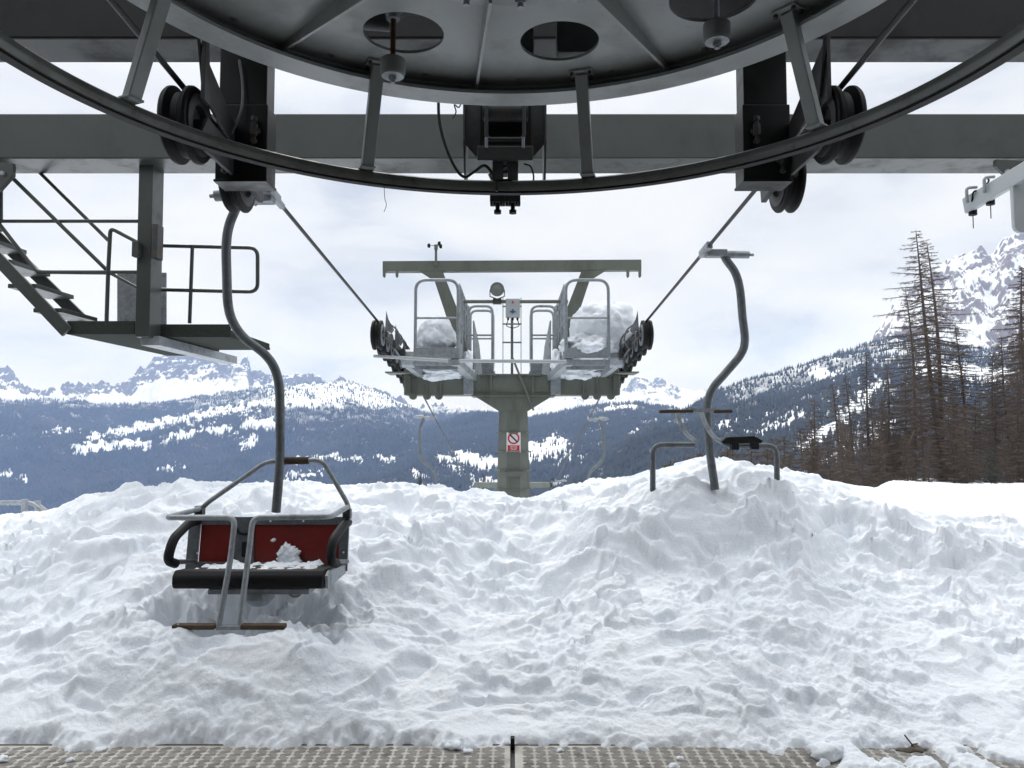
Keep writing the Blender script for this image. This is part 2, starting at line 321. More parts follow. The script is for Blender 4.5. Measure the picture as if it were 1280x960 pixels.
# ------------------------------------------------------------------ near snow and the ground sheet
CR = np.array([(-700, 700), (-300, 668), (-60, 664), (0, 654), (60, 643), (110, 623), (160, 614), (240, 606), (340, 607), (440, 607), (520, 609), (590, 613), (640, 622), (665, 626), (690, 616), (740, 606),
               (790, 598), (830, 586), (870, 577), (890, 579), (950, 584), (1000, 594), (1060, 608), (1130, 618), (1200, 624), (1280, 622), (1500, 640), (1900, 660)], float)
def pxz(px, d, py): return CAMZ + (HOR - py) / F * d
def ground(x, y, detail=True):
    x = np.asarray(x, float); y = np.asarray(y, float)
    px = 640 + F * x / np.maximum(y, 3.0)
    Dc = 8.0 + 4.0 * sstep(980, 1200, px) + 1.0 * sstep(200, 0, px)
    zc = CAMZ + (HOR - np.interp(px, CR[:, 0], CR[:, 1])) / F * Dc
    t = np.clip((y - 3.95) / (Dc - 3.95), 0, 1)
    pw = px + 55 * gn(x * 1.7, y * 1.7, 301) + 25 * gn(x * 5, y * 5, 302)
    zl = np.interp(t, [0, .03, .06, .10, .148, .20, .31, .40, .5, .62, .75, .88, 1], [0, .07, .17, .31, .42, .46, .55, .645, .745, .85, .94, .985, 1])
    bay = .055 * gn(x * .9 + 3, y * .5, 311) + .03 * gn(x * 2.2, y * 1.2, 312); tj = np.clip(t + bay * sstep(.1, .3, t) * sstep(1, .8, t), 0, 1)
    zr_ = .50 * (1 - (1 - t) ** 1.3) + .50 * sstep(.46, .80, tj)
    zm = np.interp(tj, [0, .1, .2, .3, .40, .46, .52, .58, .64, .72, .85, 1], [0, .11, .21, .30, .385, .45, .66, .85, .94, .98, 1, 1])
    lf = sstep(640, 330, pw); rt = sstep(600, 790, pw)
    z = zc * (zl * lf + (1 - lf) * (zr_ * (1 - rt) + zm * rt))
    # on the right the bank ends lower and a smooth snowfield lies behind it
    zb = CAMZ + (HOR - np.interp(px, [900, 1000, 1100, 1200, 1280, 1500, 1900], [600, 618, 638, 652, 658, 676, 700])) / F * 6.9; tb = np.clip((y - 3.95) / 2.95, 0, 1)
    tk = np.clip(tb + 1.3 * bay * sstep(.15, .4, tb) * sstep(1, .9, tb), 0, 1); zR = zb * np.interp(tk, [0, .15, .3, .45, .6, .68, .76, .86, .94, 1], [0, .14, .26, .37, .47, .55, .74, .92, .985, 1]); tq = np.clip((y - 6.9) / np.maximum(Dc - 6.9, .5), 0, 1); zR = zR + (zc - zb) * tq
    wR = sstep(950, 1090, pw); z = z * (1 - wR) + zR * wR
    # beyond the crest: away and down
    slope = .42 - .36 * sstep(900, 1120, px)
    q = np.maximum(y - Dc, 0); z = z - slope * (np.sqrt(q * q + .25) - .5)
    far = np.maximum(y - 110, 0); z = z - .38 * far * sstep(0, 60, far)
    z = np.maximum(z, -300)
    # hollow dug round the left chair
    ex = (x + 1.66) / .72; ey = (y - 5.02) / np.where(y < 5.02, .47, .42); rr = np.sqrt(ex * ex + ey * ey) + .16 * gn(x * 3.1, y * 3.1, 5) + .09 * gn(x * 8, y * 8, 6) + .05 * gn(x * 19, y * 19, 7)
    hole = 1 - sstep(.48, 1.12, rr); z = z + .02 * np.exp(-((x + 1.66) / .9) ** 4 - ((y - 4.46) / .16) ** 2)
    z = z * (1 - hole) + (.17 + .12 * gn(x * 5, y * 5, 9) + .05 * gn(x * 12, y * 12, 10)) * hole
    # pile behind and right of the chair
    z = z + .16 * np.exp(-((x + .75) / .4) ** 2 - ((y - 5.9) / .5) ** 2)
    # mound the right chair is buried in
    z = z + .05 * np.exp(-((x - 1.65) / 1.0) ** 2 - ((y - 6.5) / .8) ** 2)
    # dome to the left
    z = z + .13 * np.exp(-((x + 3.4) / 1.0) ** 2 - ((y - 6.3) / .8) ** 2)
    if detail:
        near = (1 - sstep(9, 26, y)); calm = 1 - .85 * sstep(6.7, 7.8, y) * sstep(960, 1080, px); rim_ = .30 + .70 * sstep(4.02, 4.4, y); k = near * calm * rim_
        ys = y + 1.1 * z
        wx = x + .20 * gn(x * 1.3, ys * 1.3, 31) + .05 * gn(x * 6, ys * 6, 32); wy = ys + .20 * gn(x * 1.3 + 9, ys * 1.3, 33) + .05 * gn(x * 6, ys * 6, 34)
        bank = sstep(5.0, 6.6, y); k = k * (.62 + .38 * sstep(4.8, 6.2, y)); crest = 1 - .5 * np.exp(-((y - Dc) / .9) ** 2) * (1 - wR)
        # big broken shapes of the bank, then pillows and scoops of the trampled snow
        z = z + k * (.30 + .70 * bank) * crest * (.085 * fbm(wx * .9, wy * .9, 1, 2) + .05 * ridged(wx * 1.5, wy * 1.5, 2, 1) - .03)
        bil = np.abs(gn(wx * 2.6, wy * 2.9, 3)); z = z + k * crest * (.05 * (1 - bil) ** 2 - .025)
        patch = sstep(-.3, .3, gn(x * .8, y * .8, 77)); tr = k * (.25 + .95 * patch)
        z = z + tr * (.010 * ridged(wx * 4.3, wy * 4.7, 6, 2, .45) - .006)
        # clods: lumps broken off the bank
        for sc, am, sd_, th in ((2.2, .085, 41, .30), (4.4, .052, 42, .20), (8.6, .026, 43, .14), (16.0, .013, 44, .12), (27, .007, 45, .1)):
            n = gn(wx * sc, wy * sc, sd_); pm = .15 + .85 * sstep(-.1, .4, gn(x * 1.1 + 3, y * 1.1, sd_ + 5))
            z = z + k * crest * am * pm * sstep(th - .10, th + .30, n)
        # crumbly grain
        z = z + near * calm * (.5 + .5 * rim_) * (.35 + patch) * (.010 * fbm(x * 12, ys * 12, 91, 4, .58) + .005 * (1 - np.abs(gn(x * 22, ys * 22, 92))))
        # angular blocks and spilled chunks
        for sc, am, pr, sd_ in ((2.1, .11, .68, 201), (4.7, .072, .60, 211), (10.5, .016, .70, 221)):
            f1, f2, hh, tl = worley(wx * sc, wy * sc, sd_); on = (hh > pr) * sstep(-.1, .35, gn(x * .9 + 7, y * .9, sd_ + 3) + .1)
            z = z + k * crest * on * am * sstep(.02, .20, f2 - f1) * (.45 + hh - pr + .8 * tl)
        # footprints and holes
        n = gn(wx * 2.3 + 40, wy * 2.8, 51); z = z - k * .075 * sstep(.32, .50, n)
        n = gn(x * 3.6 + 20, ys * 3.6, 52); z = z - k * .05 * sstep(.42, .55, n)
    # snow ends raggedly on the platform edge
    edge = 3.985 + .045 * fbm(x * 2.3, y * 0 + 3.3, 61, 6, .62) - .38 * sstep(.95, 1.75, x) - .12 * np.exp(-((x - .66) / .2) ** 2) - .07 * np.exp(-((x + .30) / .12) ** 2) - .10 * np.exp(-((x + 2.15) / .16) ** 2) - .05 * np.exp(-((x + 1.2) / .2) ** 2)
    e = sstep(-.05, .10, y - edge - .035 * fbm(x * 11, y * 11, 63, 3)); z = np.where(y < 4.6, z * e + .012 * e * (1 - sstep(4.0, 4.4, y)) - .06 * (1 - e), z)
    thin = sstep(.95, 1.6, x) * (1 - sstep(3.9, 4.15, y)); z = z - thin * e * (.06 * sstep(.0, .45, fbm(x * 4, y * 4, 64, 4)) - .01)
    return z
def grid_mesh(name, X, Y, Z, mats, attrs=None, smooth=True):
    nr, nc = X.shape; me = bpy.data.meshes.new(name)
    co_ = np.stack([X, Y, Z], -1).reshape(-1, 3).astype(np.float32); me.vertices.add(nr * nc); me.vertices.foreach_set('co', co_.ravel())
    idx = np.arange(nr * nc).reshape(nr, nc); q = np.stack([idx[:-1, :-1], idx[:-1, 1:], idx[1:, 1:], idx[1:, :-1]], -1).reshape(-1, 4)
    nf = len(q); me.loops.add(nf * 4); me.loops.foreach_set('vertex_index', q.ravel().astype(np.int32)); me.polygons.add(nf)
    me.polygons.foreach_set('loop_start', np.arange(0, nf * 4, 4, dtype=np.int32)); me.update(calc_edges=True)
    for k, a in (attrs or {}).items():
        at = me.attributes.new(k, 'FLOAT', 'POINT'); at.data.foreach_set('value', a.ravel().astype(np.float32))
    if smooth: me.shade_smooth()
    o = link(name, me, mats); return o
ds = [3.35]
while ds[-1] < 8000:
    d = ds[-1]; ds.append(d * (1.0023 if d < 9.6 else 1.004 if d < 12 else 1.012 if d < 40 else 1.06))
ds = np.array(ds); us = np.linspace(-1.1, 1.1, 1500)
Y, U = np.meshgrid(ds, us, indexing='ij'); X = U * Y
cut = int((ds < 27).sum()); Zg = np.concatenate([ground(X[:cut], Y[:cut]), ground(X[cut:], Y[cut:], False)])
go = tag(grid_mesh('snow_ground', X, Y, Zg, M['snow']), None, None, kind='structure')

# ------------------------------------------------------------------ mountains
def ridge_mesh(name, label, skyline, D0, D1, ybase, x0, x1, nx, ny, rough, m, maskf, shape=1.0, seed=0, rough_sky=1.0, fine=1.0):
    sk = np.array(skyline, float); pxs = np.linspace(x0, x1, nx); nb = max(6, ny // 14)
    vs = np.concatenate([np.linspace(0, 1, ny), 1 + np.linspace(.03, .5, nb)])
    V, PX = np.meshgrid(vs, pxs, indexing='ij'); Vc = np.minimum(V, 1)
    D = D0 + (D1 - D0) * V; Xw = (PX - 640) / F * D
    top = CAMZ + (HOR - np.interp(PX, sk[:, 0], sk[:, 1])) / F * D1; base = CAMZ + (HOR - ybase) / F * D0
    Z = base + (top - base) * Vc ** shape - (V - Vc) * 1.4 * (top - base)
    s = 1 / (D1 - D0)
    env = np.sin(np.pi * np.clip(Vc, 0, 1)) ** .5 * (1 - .0 * Vc) + rough_sky * .35 * sstep(.6, 1, Vc)
    rg = ridged(Xw * s * 2.2, D * s * 2.2, seed, 5, .52) - .55
    Z = Z + env * rough * rg + rough * .22 * fine * fbm(Xw * s * 16, D * s * 16, seed + 5, 4, .6)
    dzx = np.gradient(Z, axis=1) / np.maximum(np.gradient(Xw, axis=1), 1e-3); dzy = np.gradient(Z, axis=0) / np.maximum(np.gradient(D, axis=0), 1e-3)
    PY = HOR - (Z - CAMZ) / D * F
    snow, rock, forest = maskf(PX, PY, Vc, Xw, D, Z, np.hypot(dzx, dzy), dzx)
    o = tag(grid_mesh(name, Xw, D, Z, m, dict(snow=snow, rock=rock)), label, None, kind='structure')
    return dict(X=Xw[:ny], Y=D[:ny], Z=Z[:ny], F=forest[:ny])
def strips(PX, PY, lst, seed, wob=5):
    """snow meadows and ski runs: elongated patches"""
    n1 = fbm(PX * .09, PY * .16, seed, 4, .6) ; n2 = fbm(PX * .09 + 50, PY * .16, seed + 3, 4, .6)
    x = PX + wob * 3.2 * n1; y = PY + wob * 1.35 * n2; s = np.zeros_like(PX)
    for x0, y0, x1, y1, th in lst:
        dx, dy = x1 - x0, y1 - y0; t = np.clip(((x - x0) * dx + (y - y0) * dy) / max(dx * dx + dy * dy, 1e-6), 0, 1)
        dist = np.hypot(x - x0 - t * dx, (y - y0 - t * dy)); s = np.maximum(s, 1 - sstep(th * .45, th * 1.5, dist))
    return s
def scatter(name, label, layers, material, seed, hmin, hmax):
    g = np.random.default_rng(seed); P_, H_ = [], []
    for Ly, n in layers:
        nr, nc = Ly['X'].shape; i = g.random(n * 2) * (nr - 1.01); j = g.random(n * 2) * (nc - 1.01); i0 = i.astype(int); j0 = j.astype(int); fi = i - i0; fj = j - j0
        def smp(A): return A[i0, j0] * (1 - fi) * (1 - fj) + A[i0 + 1, j0] * fi * (1 - fj) + A[i0, j0 + 1] * (1 - fi) * fj + A[i0 + 1, j0 + 1] * fi * fj
        keep = g.random(n * 2) < smp(Ly['F']); P_.append(np.stack([smp(Ly['X']), smp(Ly['Y']), smp(Ly['Z'])], -1)[keep][:n])
    pos = np.concatenate(P_); n = len(pos); h = hmin + (hmax - hmin) * g.random(n) ** 1.3; r = h * (.13 + .07 * g.random(n)); a0 = g.random(n) * 6.28
    vs = np.zeros((n, 6, 3)); vs[:, 0] = pos; vs[:, 0, 2] += h
    for k in range(5):
        a = a0 + k * 2 * math.pi / 5; rr = r * (.8 + .4 * g.random(n))
        vs[:, k + 1] = pos + np.stack([np.cos(a) * rr, np.sin(a) * rr, h * .06], -1)
    fidx = np.array([(0, k + 1, (k + 1) % 5 + 1) for k in range(5)]); tri = (np.arange(n)[:, None, None] * 6 + fidx[None]).reshape(-1, 3)
    me = bpy.data.meshes.new(name); me.vertices.add(n * 6); me.vertices.foreach_set('co', vs.astype(np.float32).ravel()); nf = len(tri)
    me.loops.add(nf * 3); me.loops.foreach_set('vertex_index', tri.astype(np.int32).ravel()); me.polygons.add(nf); me.polygons.foreach_set('loop_start', np.arange(0, nf * 3, 3, dtype=np.int32)); me.update(calc_edges=True)
    return tag(link(name, me, material), label, 'forest', kind='stuff')

MM = dict(far=mountain_mat('far massif', (.03, .036, .034), (.15, .135, .13), .02),
          hill=mountain_mat('wooded hill', (.026, .032, .03), (.17, .16, .16), .018),
          right=mountain_mat('rock wall', (.03, .033, .03), (.25, .215, .205), .012))
forest_m = mat('spruce forest', (.024, .031, .028), .9, 0, .4, .004)

def mk_massif(PX, PY, V, X_, D, Z, sl, dzx):
    n = fbm(X_ * .004, Z * .03, 8, 5, .6); rock = sstep(.28, .8, V) * np.clip(.40 + .62 * n + .34 * (sl - .7), 0, .97)
    snow = np.ones_like(PX) * .95; dark = sstep(508, 518, PY + 5 * n); snow -= .7 * dark
    return snow, rock * (1 - dark), dark * .6
L_massif = ridge_mesh('snowy_massif', 'jagged snowy rock massif far off on the left', [(-200, 470), (-100, 478), (0, 466), (14, 470), (30, 490), (60, 493), (90, 489), (110, 487), (150, 486), (165, 477), (175, 470), (188, 458), (200, 449), (215, 445), (240, 446), (252, 451), (270, 450), (285, 452), (300, 456), (308, 452), (313, 470), (330, 474), (343, 470), (352, 476), (362, 474), (372, 472), (388, 473), (398, 484), (430, 483), (470, 494), (520, 516), (560, 524), (640, 540)],
    6000, 7600, 535, -220, 640, 760, 190, 110, MM['far'], mk_massif, .85, 3, .22, 2.2)
def mk_left(PX, PY, V, X_, D, Z, sl, dzx):
    n = fbm(PX * .03, PY * .07, 18, 4, .6); n2 = fbm(PX * .15, PY * .12, 19, 3, .6)
    s = strips(PX, PY, [(118, 545, 170, 536, 4), (170, 536, 225, 524, 5), (225, 524, 330, 505, 6), (330, 506, 420, 497, 6), (100, 561, 150, 555, 6), (150, 555, 190, 554, 5), (212, 548, 250, 538, 4), (262, 536, 290, 537, 4), (66, 539, 95, 538, 2.2), (206, 588, 228, 581, 2), (0, 590, 15, 592, 4), (26, 600, 33, 596, 2.5), (310, 530, 340, 528, 6), (305, 560, 320, 545, 4),
                        (360, 575, 400, 572, 2.5), (400, 570, 450, 574, 3), (358, 596, 400, 590, 4), (470, 570, 500, 578, 2.5), (475, 585, 510, 583, 3), (355, 605, 380, 605, 4), (480, 600, 520, 605, 3)], 21, 4) * .62
    up = sstep(522, 500, PY + 9 * n) * sstep(240, 380, PX) * sstep(600, 540, PX); up2 = sstep(517, 503, PY + 6 * n) * .62
    up = np.maximum(up, up2) * .75; up = np.maximum(up, .38 * sstep(548, 520, PY + 10 * n) * sstep(230, 340, PX))
    spk = (.17 + .20 * sstep(-.3, .7, n + .4 * n2)) * sstep(625, 545, PY)
    snow = np.clip(np.maximum(np.maximum(s * 1.5, up), spk), 0, .97); return snow, .30 * up * sstep(1.0, 1.6, sl), np.clip(1.0 - snow * 1.05, .06, 1)
L_left = ridge_mesh('wooded_mountain', 'dark blue wooded mountainside across the valley on the left', [(-240, 500), (-100, 502), (0, 505), (60, 507), (100, 506), (150, 512), (190, 513), (220, 508), (260, 501), (300, 497), (330, 491), (380, 485), (440, 482), (480, 493), (520, 514), (545, 526), (600, 556), (660, 600), (700, 640)],
    2300, 5200, 690, -240, 690, 900, 260, 95, MM['hill'], mk_left, .9, 11, .25)
def mk_farc(PX, PY, V, X_, D, Z, sl, dzx):
    n = fbm(X_ * .004, Z * .012, 28, 5, .6); rock = np.clip(-.12 + .5 * n + .55 * sstep(497, 480, PY) + .25 * (sl - .6), 0, .9); return np.ones_like(PX) * .96, rock, PX * 0
L_farc = ridge_mesh('snowy_peak', 'distant snowy peak and white ridge beyond the middle of the valley', [(440, 545), (480, 532), (540, 525), (560, 522), (600, 514), (640, 513), (690, 505), (740, 498), (770, 494), (783, 490), (790, 478), (796, 472), (803, 471), (812, 478), (819, 474), (826, 472), (836, 477), (843, 486), (860, 492), (880, 491), (900, 497), (960, 505), (1040, 520)],
    8000, 9600, 548, 440, 1040, 560, 130, 110, MM['far'], mk_farc, .9, 23, .2, 1.8)
def mk_mid(PX, PY, V, X_, D, Z, sl, dzx):
    n = fbm(PX * .035, PY * .08, 38, 4, .6); n2 = fbm(PX * .16, PY * .14, 39, 3, .6)
    s = strips(PX, PY, [(545, 571, 560, 573, 5), (575, 570, 600, 578, 9), (600, 577, 625, 580, 8), (590, 595, 597, 604, 6), (560, 583, 575, 590, 4), (640, 560, 700, 556, 7), (660, 572, 705, 562, 7), (690, 548, 705, 552, 6), (700, 578, 712, 570, 4),
                        (690, 608, 740, 594, 3.5), (740, 594, 797, 576, 4), (715, 606, 790, 588, 3), (735, 540, 755, 534, 2.2), (785, 545, 820, 533, 3), (733, 557, 742, 555, 3), (722, 571, 728, 570, 2.5), (810, 528, 850, 526, 2.2), (755, 511, 790, 509, 3.5), (515, 590, 530, 596, 3), (530, 606, 545, 603, 3), (610, 600, 640, 608, 5), (640, 536, 652, 533, 1.5)], 41, 3.5)
    spk = (.15 + .22 * sstep(-.2, .7, n + .4 * n2)) * (.6 + .4 * sstep(530, 560, PY)); up = .4 * sstep(524, 514, PY + 5 * n)
    snow = np.clip(np.maximum(np.maximum(s, spk), up), 0, .97); return snow, PX * 0, np.clip(1.0 - snow * 1.1, .03, 1)
L_mid = ridge_mesh('valley_hillside', 'forested valley hillside with white snow meadows behind the lift tower', [(420, 590), (500, 556), (545, 533), (570, 525), (600, 519), (640, 520), (660, 526), (690, 519), (720, 513), (760, 508), (800, 509), (830, 513), (880, 521), (950, 535), (1010, 545)],
    1500, 4300, 700, 420, 1010, 700, 260, 55, MM['hill'], mk_mid, .9, 31, .12)
def mk_right(PX, PY, V, X_, D, Z, sl, dzx):
    n = fbm(PX * .03, PY * .06, 48, 4, .6); n2 = fbm(PX * .13, PY * .12, 49, 3, .6)
    s = strips(PX, PY, [(898, 532, 925, 525, 3.5), (945, 541, 975, 530, 4.5), (975, 530, 1000, 516, 4.5), (1020, 470, 1040, 468, 7), (1000, 560, 1060, 520, 6), (1060, 520, 1100, 480, 8), (1010, 590, 1070, 560, 6), (1080, 550, 1110, 530, 6), (955, 522, 965, 518, 2.5), (1150, 460, 1260, 470, 10)], 51, 4)
    up = .50 * sstep(30, 2, PY - np.interp(PX, [860, 900, 950, 1000, 1050, 1110, 1300], [508, 495, 482, 470, 452, 440, 450]) + 14 * n)
    spk = np.maximum(.55 * sstep(.05, .45, n2) * sstep(930, 1010, PX) * sstep(600, 540, PY), .15 + .2 * sstep(-.2, .7, n))
    snow = np.clip(np.maximum(np.maximum(s, up * sstep(860, 930, PX)), spk), 0, .96); return snow, PX * 0, np.clip(1.0 - snow * 1.08, .03, 1)
L_right = ridge_mesh('wooded_ridge', 'wooded ridge with snowy clearings rising to the right', [(660, 640), (740, 585), (800, 538), (840, 519), (870, 507), (900, 490), (950, 475), (1000, 462), (1050, 444), (1080, 434), (1120, 425), (1160, 428), (1220, 440), (1320, 448), (1500, 430)],
    700, 2400, 700, 660, 1480, 760, 240, 34, MM['hill'], mk_right, .95, 47, .12)
def mk_wall(PX, PY, V, X_, D, Z, sl, dzx):
    n = fbm(X_ * .006, Z * .006, 58, 5, .6); st = fbm((X_ * .55 - Z * .8) * .016, (X_ * .8 + Z * .55) * .003, 59, 4, .6)
    rock = np.clip(.20 + .62 * st + .36 * n + .30 * (sl - 1.2), 0, .95) * sstep(490, 440, PY + 12 * n); snow = np.full_like(PX, .95) - .45 * sstep(470, 520, PY + 18 * n)
    return snow, rock, sstep(485, 525, PY + 14 * n) * .8
L_wall = ridge_mesh('rocky_mountain', 'steep rocky mountain streaked with snow behind the larches on the right', [(1000, 500), (1060, 452), (1095, 425), (1120, 388), (1150, 362), (1172, 348), (1185, 336), (1200, 324), (1215, 319), (1235, 317), (1248, 322), (1256, 316), (1263, 305), (1272, 299), (1282, 296), (1300, 288), (1340, 270), (1400, 276), (1500, 250)],
    2500, 3700, 560, 1000, 1480, 480, 300, 80, MM['right'], mk_wall, .75, 53, .15, 2.0)
scatter('far_forest', 'dark spruce forest covering the slopes across the valley', [(L_left, 60000), (L_mid, 42000), (L_massif, 3000)], forest_m, 1, 13, 26)
scatter('ridge_forest', 'spruce forest on the ridge to the right', [(L_right, 30000), (L_wall, 5000)], forest_m, 2, 8, 17)

# ------------------------------------------------------------------ haze
hb = MB(); hb.box((0, 5400, 350), (19600, 11800, 1500)); hz = bpy.data.materials.new('haze'); hz.use_nodes = True; hn = hz.node_tree; hn.nodes.remove(hn.nodes['Principled BSDF'])
pv = hn.nodes.new('ShaderNodeVolumePrincipled'); pv.inputs['Color'].default_value = (.38, .56, 1, 1); pv.inputs['Absorption Color'].default_value = (1, 1, 1, 1); pv.inputs['Density'].default_value = .82e-4; pv.inputs['Anisotropy'].default_value = 0
hn.links.new(pv.outputs['Volume'], hn.nodes['Material Output'].inputs['Volume'])
ho = hb.build('haze', hz); tag(ho, 'thin blue haze filling the valley air', 'haze', kind='stuff')

# ================================================================== station: frame, wheel, mechanism
WC = Vector((-.02, 2.27, 3.35))                                     # wheel centre, underside of its web
fr = thing('station_frame', 'grey green steel station frame with two long cross beams and hanging posts overhead', 'steel frame', (0, 4.3, 4.0))
def girder(name, x0, x1, y0, y1, z0, z1):
    b = MB(); b.box(((x0 + x1) / 2, (y0 + y1) / 2, (z0 + z1) / 2), (x1 - x0, y1 - y0, z1 - z0)); return b.build(name, M['frame' if y0 > 5 else 'frameshade'], fr, bevel=.012)
BD = 7.8
b0, b1 = P(640, 198, BD).z, P(640, 142, BD).z
lb = girder('cross_beam', -9.5, 9.5, BD, BD + .48, b0, b1)
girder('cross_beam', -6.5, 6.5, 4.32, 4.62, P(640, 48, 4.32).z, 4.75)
for sx in (-1, 1):                                                  # the posts that carry the deflection sheaves
    x0, x1 = (P(272, 100, 4.1).x, P(336, 100, 4.1).x) if sx < 0 else (P(927, 100, 4.1).x, P(986, 100, 4.1).x)
    zb = P(300, 225, 4.1).z; zm = P(300, 131, 4.1).z
    b = MB(); b.box(((x0 + x1) / 2, 4.17, (zm + 4.75) / 2), (x1 - x0 - .02, .14, 4.75 - zm)); po = b.build('hanging_post', M['frameshade'], fr, bevel=.006)
    b = MB(); b.box(((x0 + x1) / 2, 4.17, (zb + zm) / 2), (x1 - x0, .16, zm - zb)); b.build('end_box', M['frameshade'], po, bevel=.006)
    b = MB(); b.box(((x0 + x1) / 2, 4.17, zb - .006), (x1 - x0 + .01, .175, .014)); b.build('base_plate', M['frameshade'], po, bevel=.003)
    q = -1 if sx < 0 else 1
    for k, (fx, fz) in enumerate(((.78, .42), (.22, .16)) if sx < 0 else ((.25, .42), (.78, .16))):
        b = MB(); cx = x0 + (x1 - x0) * fx; cz = zb + (zm - zb) * (fz * 1.5)
        b.cyl((cx, 4.06, cz - .075), (cx, 4.06, cz + .075), .011, 10); b.cyl((cx, 4.06, cz - .03), (cx, 4.06, cz + .03), .021, 6); b.cyl((cx, 4.06, cz + .05), (cx, 4.06, cz + .07), .018, 6); b.cyl((cx, 4.06, cz - .07), (cx, 4.06, cz - .055), .018, 6)
        b.box((cx, 4.076, cz), (.05, .03, .02)); b.build('adjusting_bolt', M['darksteel'], po, smooth=40)
for k, (pts, d) in enumerate((([(-60, 200), (-60, 262), (2, 238), (18, 220), (18, 205)], 7.79), ([(1345, 205), (1345, 250), (1262, 226), (1243, 208), (1243, 200)], 7.79))):
    b = MB(); b.poly3([P(x, y, d - .02) for x, y in pts], .05); b.poly3([P(x, y, d + .40) for x, y in pts], .05); g = b.build_each('gusset', M['frame'], fr, bevel=.004)[0]
    b = MB(); c = P(4 if k == 0 else 1258, 217 if k == 0 else 215, d - .05); b.cyl(c, c - Vector((0, .03, 0)), .022, 8); b.build('bolt', M['galv'], g, smooth=40)
tag(MB().box((0, -2.2, 4.85), (30, 5.4, .16)).build('shading_roof', M['roof'], None), 'dark flat roof added out of view behind the wheel to block sky light', 'roof')  # out of view, added to keep the rear sky off the steel
tag(MB().box((0, -5.0, 2.2), (30, .2, 5.1)).build('shading_wall', M['wall'], None), 'dark wall added unseen behind the viewer to darken the station frame', 'wall')  # unseen, added so steel faces turned to the camera stay dark

# ---- bullwheel
bw = thing('bullwheel', 'huge grey steel bullwheel overhead with oval looking holes and a guide ring hung below it', 'lift wheel', (WC.x, WC.y, 3.25))
ang = lambda a, r: (WC.x + r * math.sin(R(a)), WC.y + r * math.cos(R(a)))
holes = [circ(*ang(-24 + 36 * k, 1.13), .178) for k in range(10)] + [circ(*ang(2 + 18 * k, 1.49), .022, 16) for k in range(20)]
holed_plate('web', circ(WC.x, WC.y, 1.585, 160), holes, .014, 3.357, M['wheel'], bw)
b = MB(); b.lathe([(1.467, -.078), (1.612, -.078), (1.612, -.005), (1.66, .0), (1.66, .012), (1.625, .022), (1.618, .04), (1.625, .058), (1.66, .068), (1.66, .08), (1.60, .085), (1.60, .13), (1.575, .13), (1.575, -.062), (1.467, -.062)], (WC.x, WC.y, 3.35), 'z', 160); b.build('rim', M['wheel'], bw, smooth=30)
b = MB(); b.lathe([(1.545, .001), (1.545, -.012), (1.572, -.022), (1.572, .001)], (WC.x, WC.y, 3.35), 'z', 160); b.build('weld_fillet', M['wheel'], bw, smooth=30)
b = MB(); b.lathe([(.0, -.035), (.72, -.035), (.74, -.028), (.74, 0.004), (.0, 0.004)], (WC.x, WC.y, 3.34), 'z', 90, closed=False); hubp = b.build('hub_flange', M['wheel'], bw, smooth=30)
b = MB()
for k in range(20):
    x, y = ang(4.5 + 18 * k, .685); b.cyl((x, y, 3.306), (x, y, 3.286), .024, 6); b.cyl((x, y, 3.286), (x, y, 3.27), .013, 8)
b.build_each('hub_bolt', M['galv'], hubp, smooth=40)
for k in range(10):                                                  # tapered radial ribs
    a = -6 + 36 * k; ex = Vector((math.sin(R(a)), math.cos(R(a)), 0)); o = Vector((WC.x, WC.y, 3.35))
    MB().prism([(.60, .001), (1.572, .001), (1.572, -.025), (1.50, -.03), (.60, -.11)], o, ex, (0, 0, 1), .014).build('rib', M['wheel'], bw, bevel=.002)
ZR, RR = 2.862, 1.655                                                  # guide ring
b = MB(); b.lathe([(RR - .029, 0), (RR - .025, .018), (RR - .010, .028), (RR + .010, .028), (RR + .025, .018), (RR + .029, 0), (RR + .029, -.010), (RR + .017, -.028), (RR - .017, -.028), (RR - .029, -.010)], (WC.x, WC.y, ZR), 'z', 180); ring = b.build('guide_ring', M['ringpaint'], bw, smooth=40)
b = MB(); b.lathe([(RR - .010, -.028), (RR + .030, -.028), (RR + .030, -.038), (RR - .010, -.038)], (WC.x, WC.y, ZR), 'z', 180); b.build('rubber_lip', M['rubber'], ring, smooth=30)
x, y = ang(-2.0, RR); b = MB(); b.box((x, y, ZR), (.012, .066, .066)); b.box((x + .03, y, ZR + .030), (.1, .045, .008)); b.build('ring_joint', M['darksteel'], ring)
for k in range(9):
    a = -25.5 + 40 * k; xt, yt = ang(a, 1.44); xb, yb = ang(a, RR - .035); rad = Vector((math.sin(R(a)), math.cos(R(a)), 0)); tan = Vector((rad.y, -rad.x, 0))
    b = MB(); b.bar((xt, yt, 3.335), (xb, yb, ZR + .028), .06, .04, up=rad); st = b.build('strut', M['wheel'], bw, bevel=.004)
    b = MB(); b.prism([(-.055, -.04), (.055, -.04), (.055, .04), (-.055, .04)], (xt, yt, 3.342), tan, rad, .012)
    b.prism([(-.036, -.03), (.036, -.03), (.036, .03), (-.036, .03)], (xb, yb, ZR + .031), tan, rad, .01); b.build_each('end_plate', M['wheel'], st, bevel=.002)
    b = MB()
    for q in (-1, 1):
        for r_ in (-1, 1):
            c = Vector((xt, yt, 3.336)) + tan * q * .043 + rad * r_ * .027; b.cyl(c, c - Vector((0, 0, .014)), .010, 6)
    b.build_each('bolt', M['darksteel'], st)
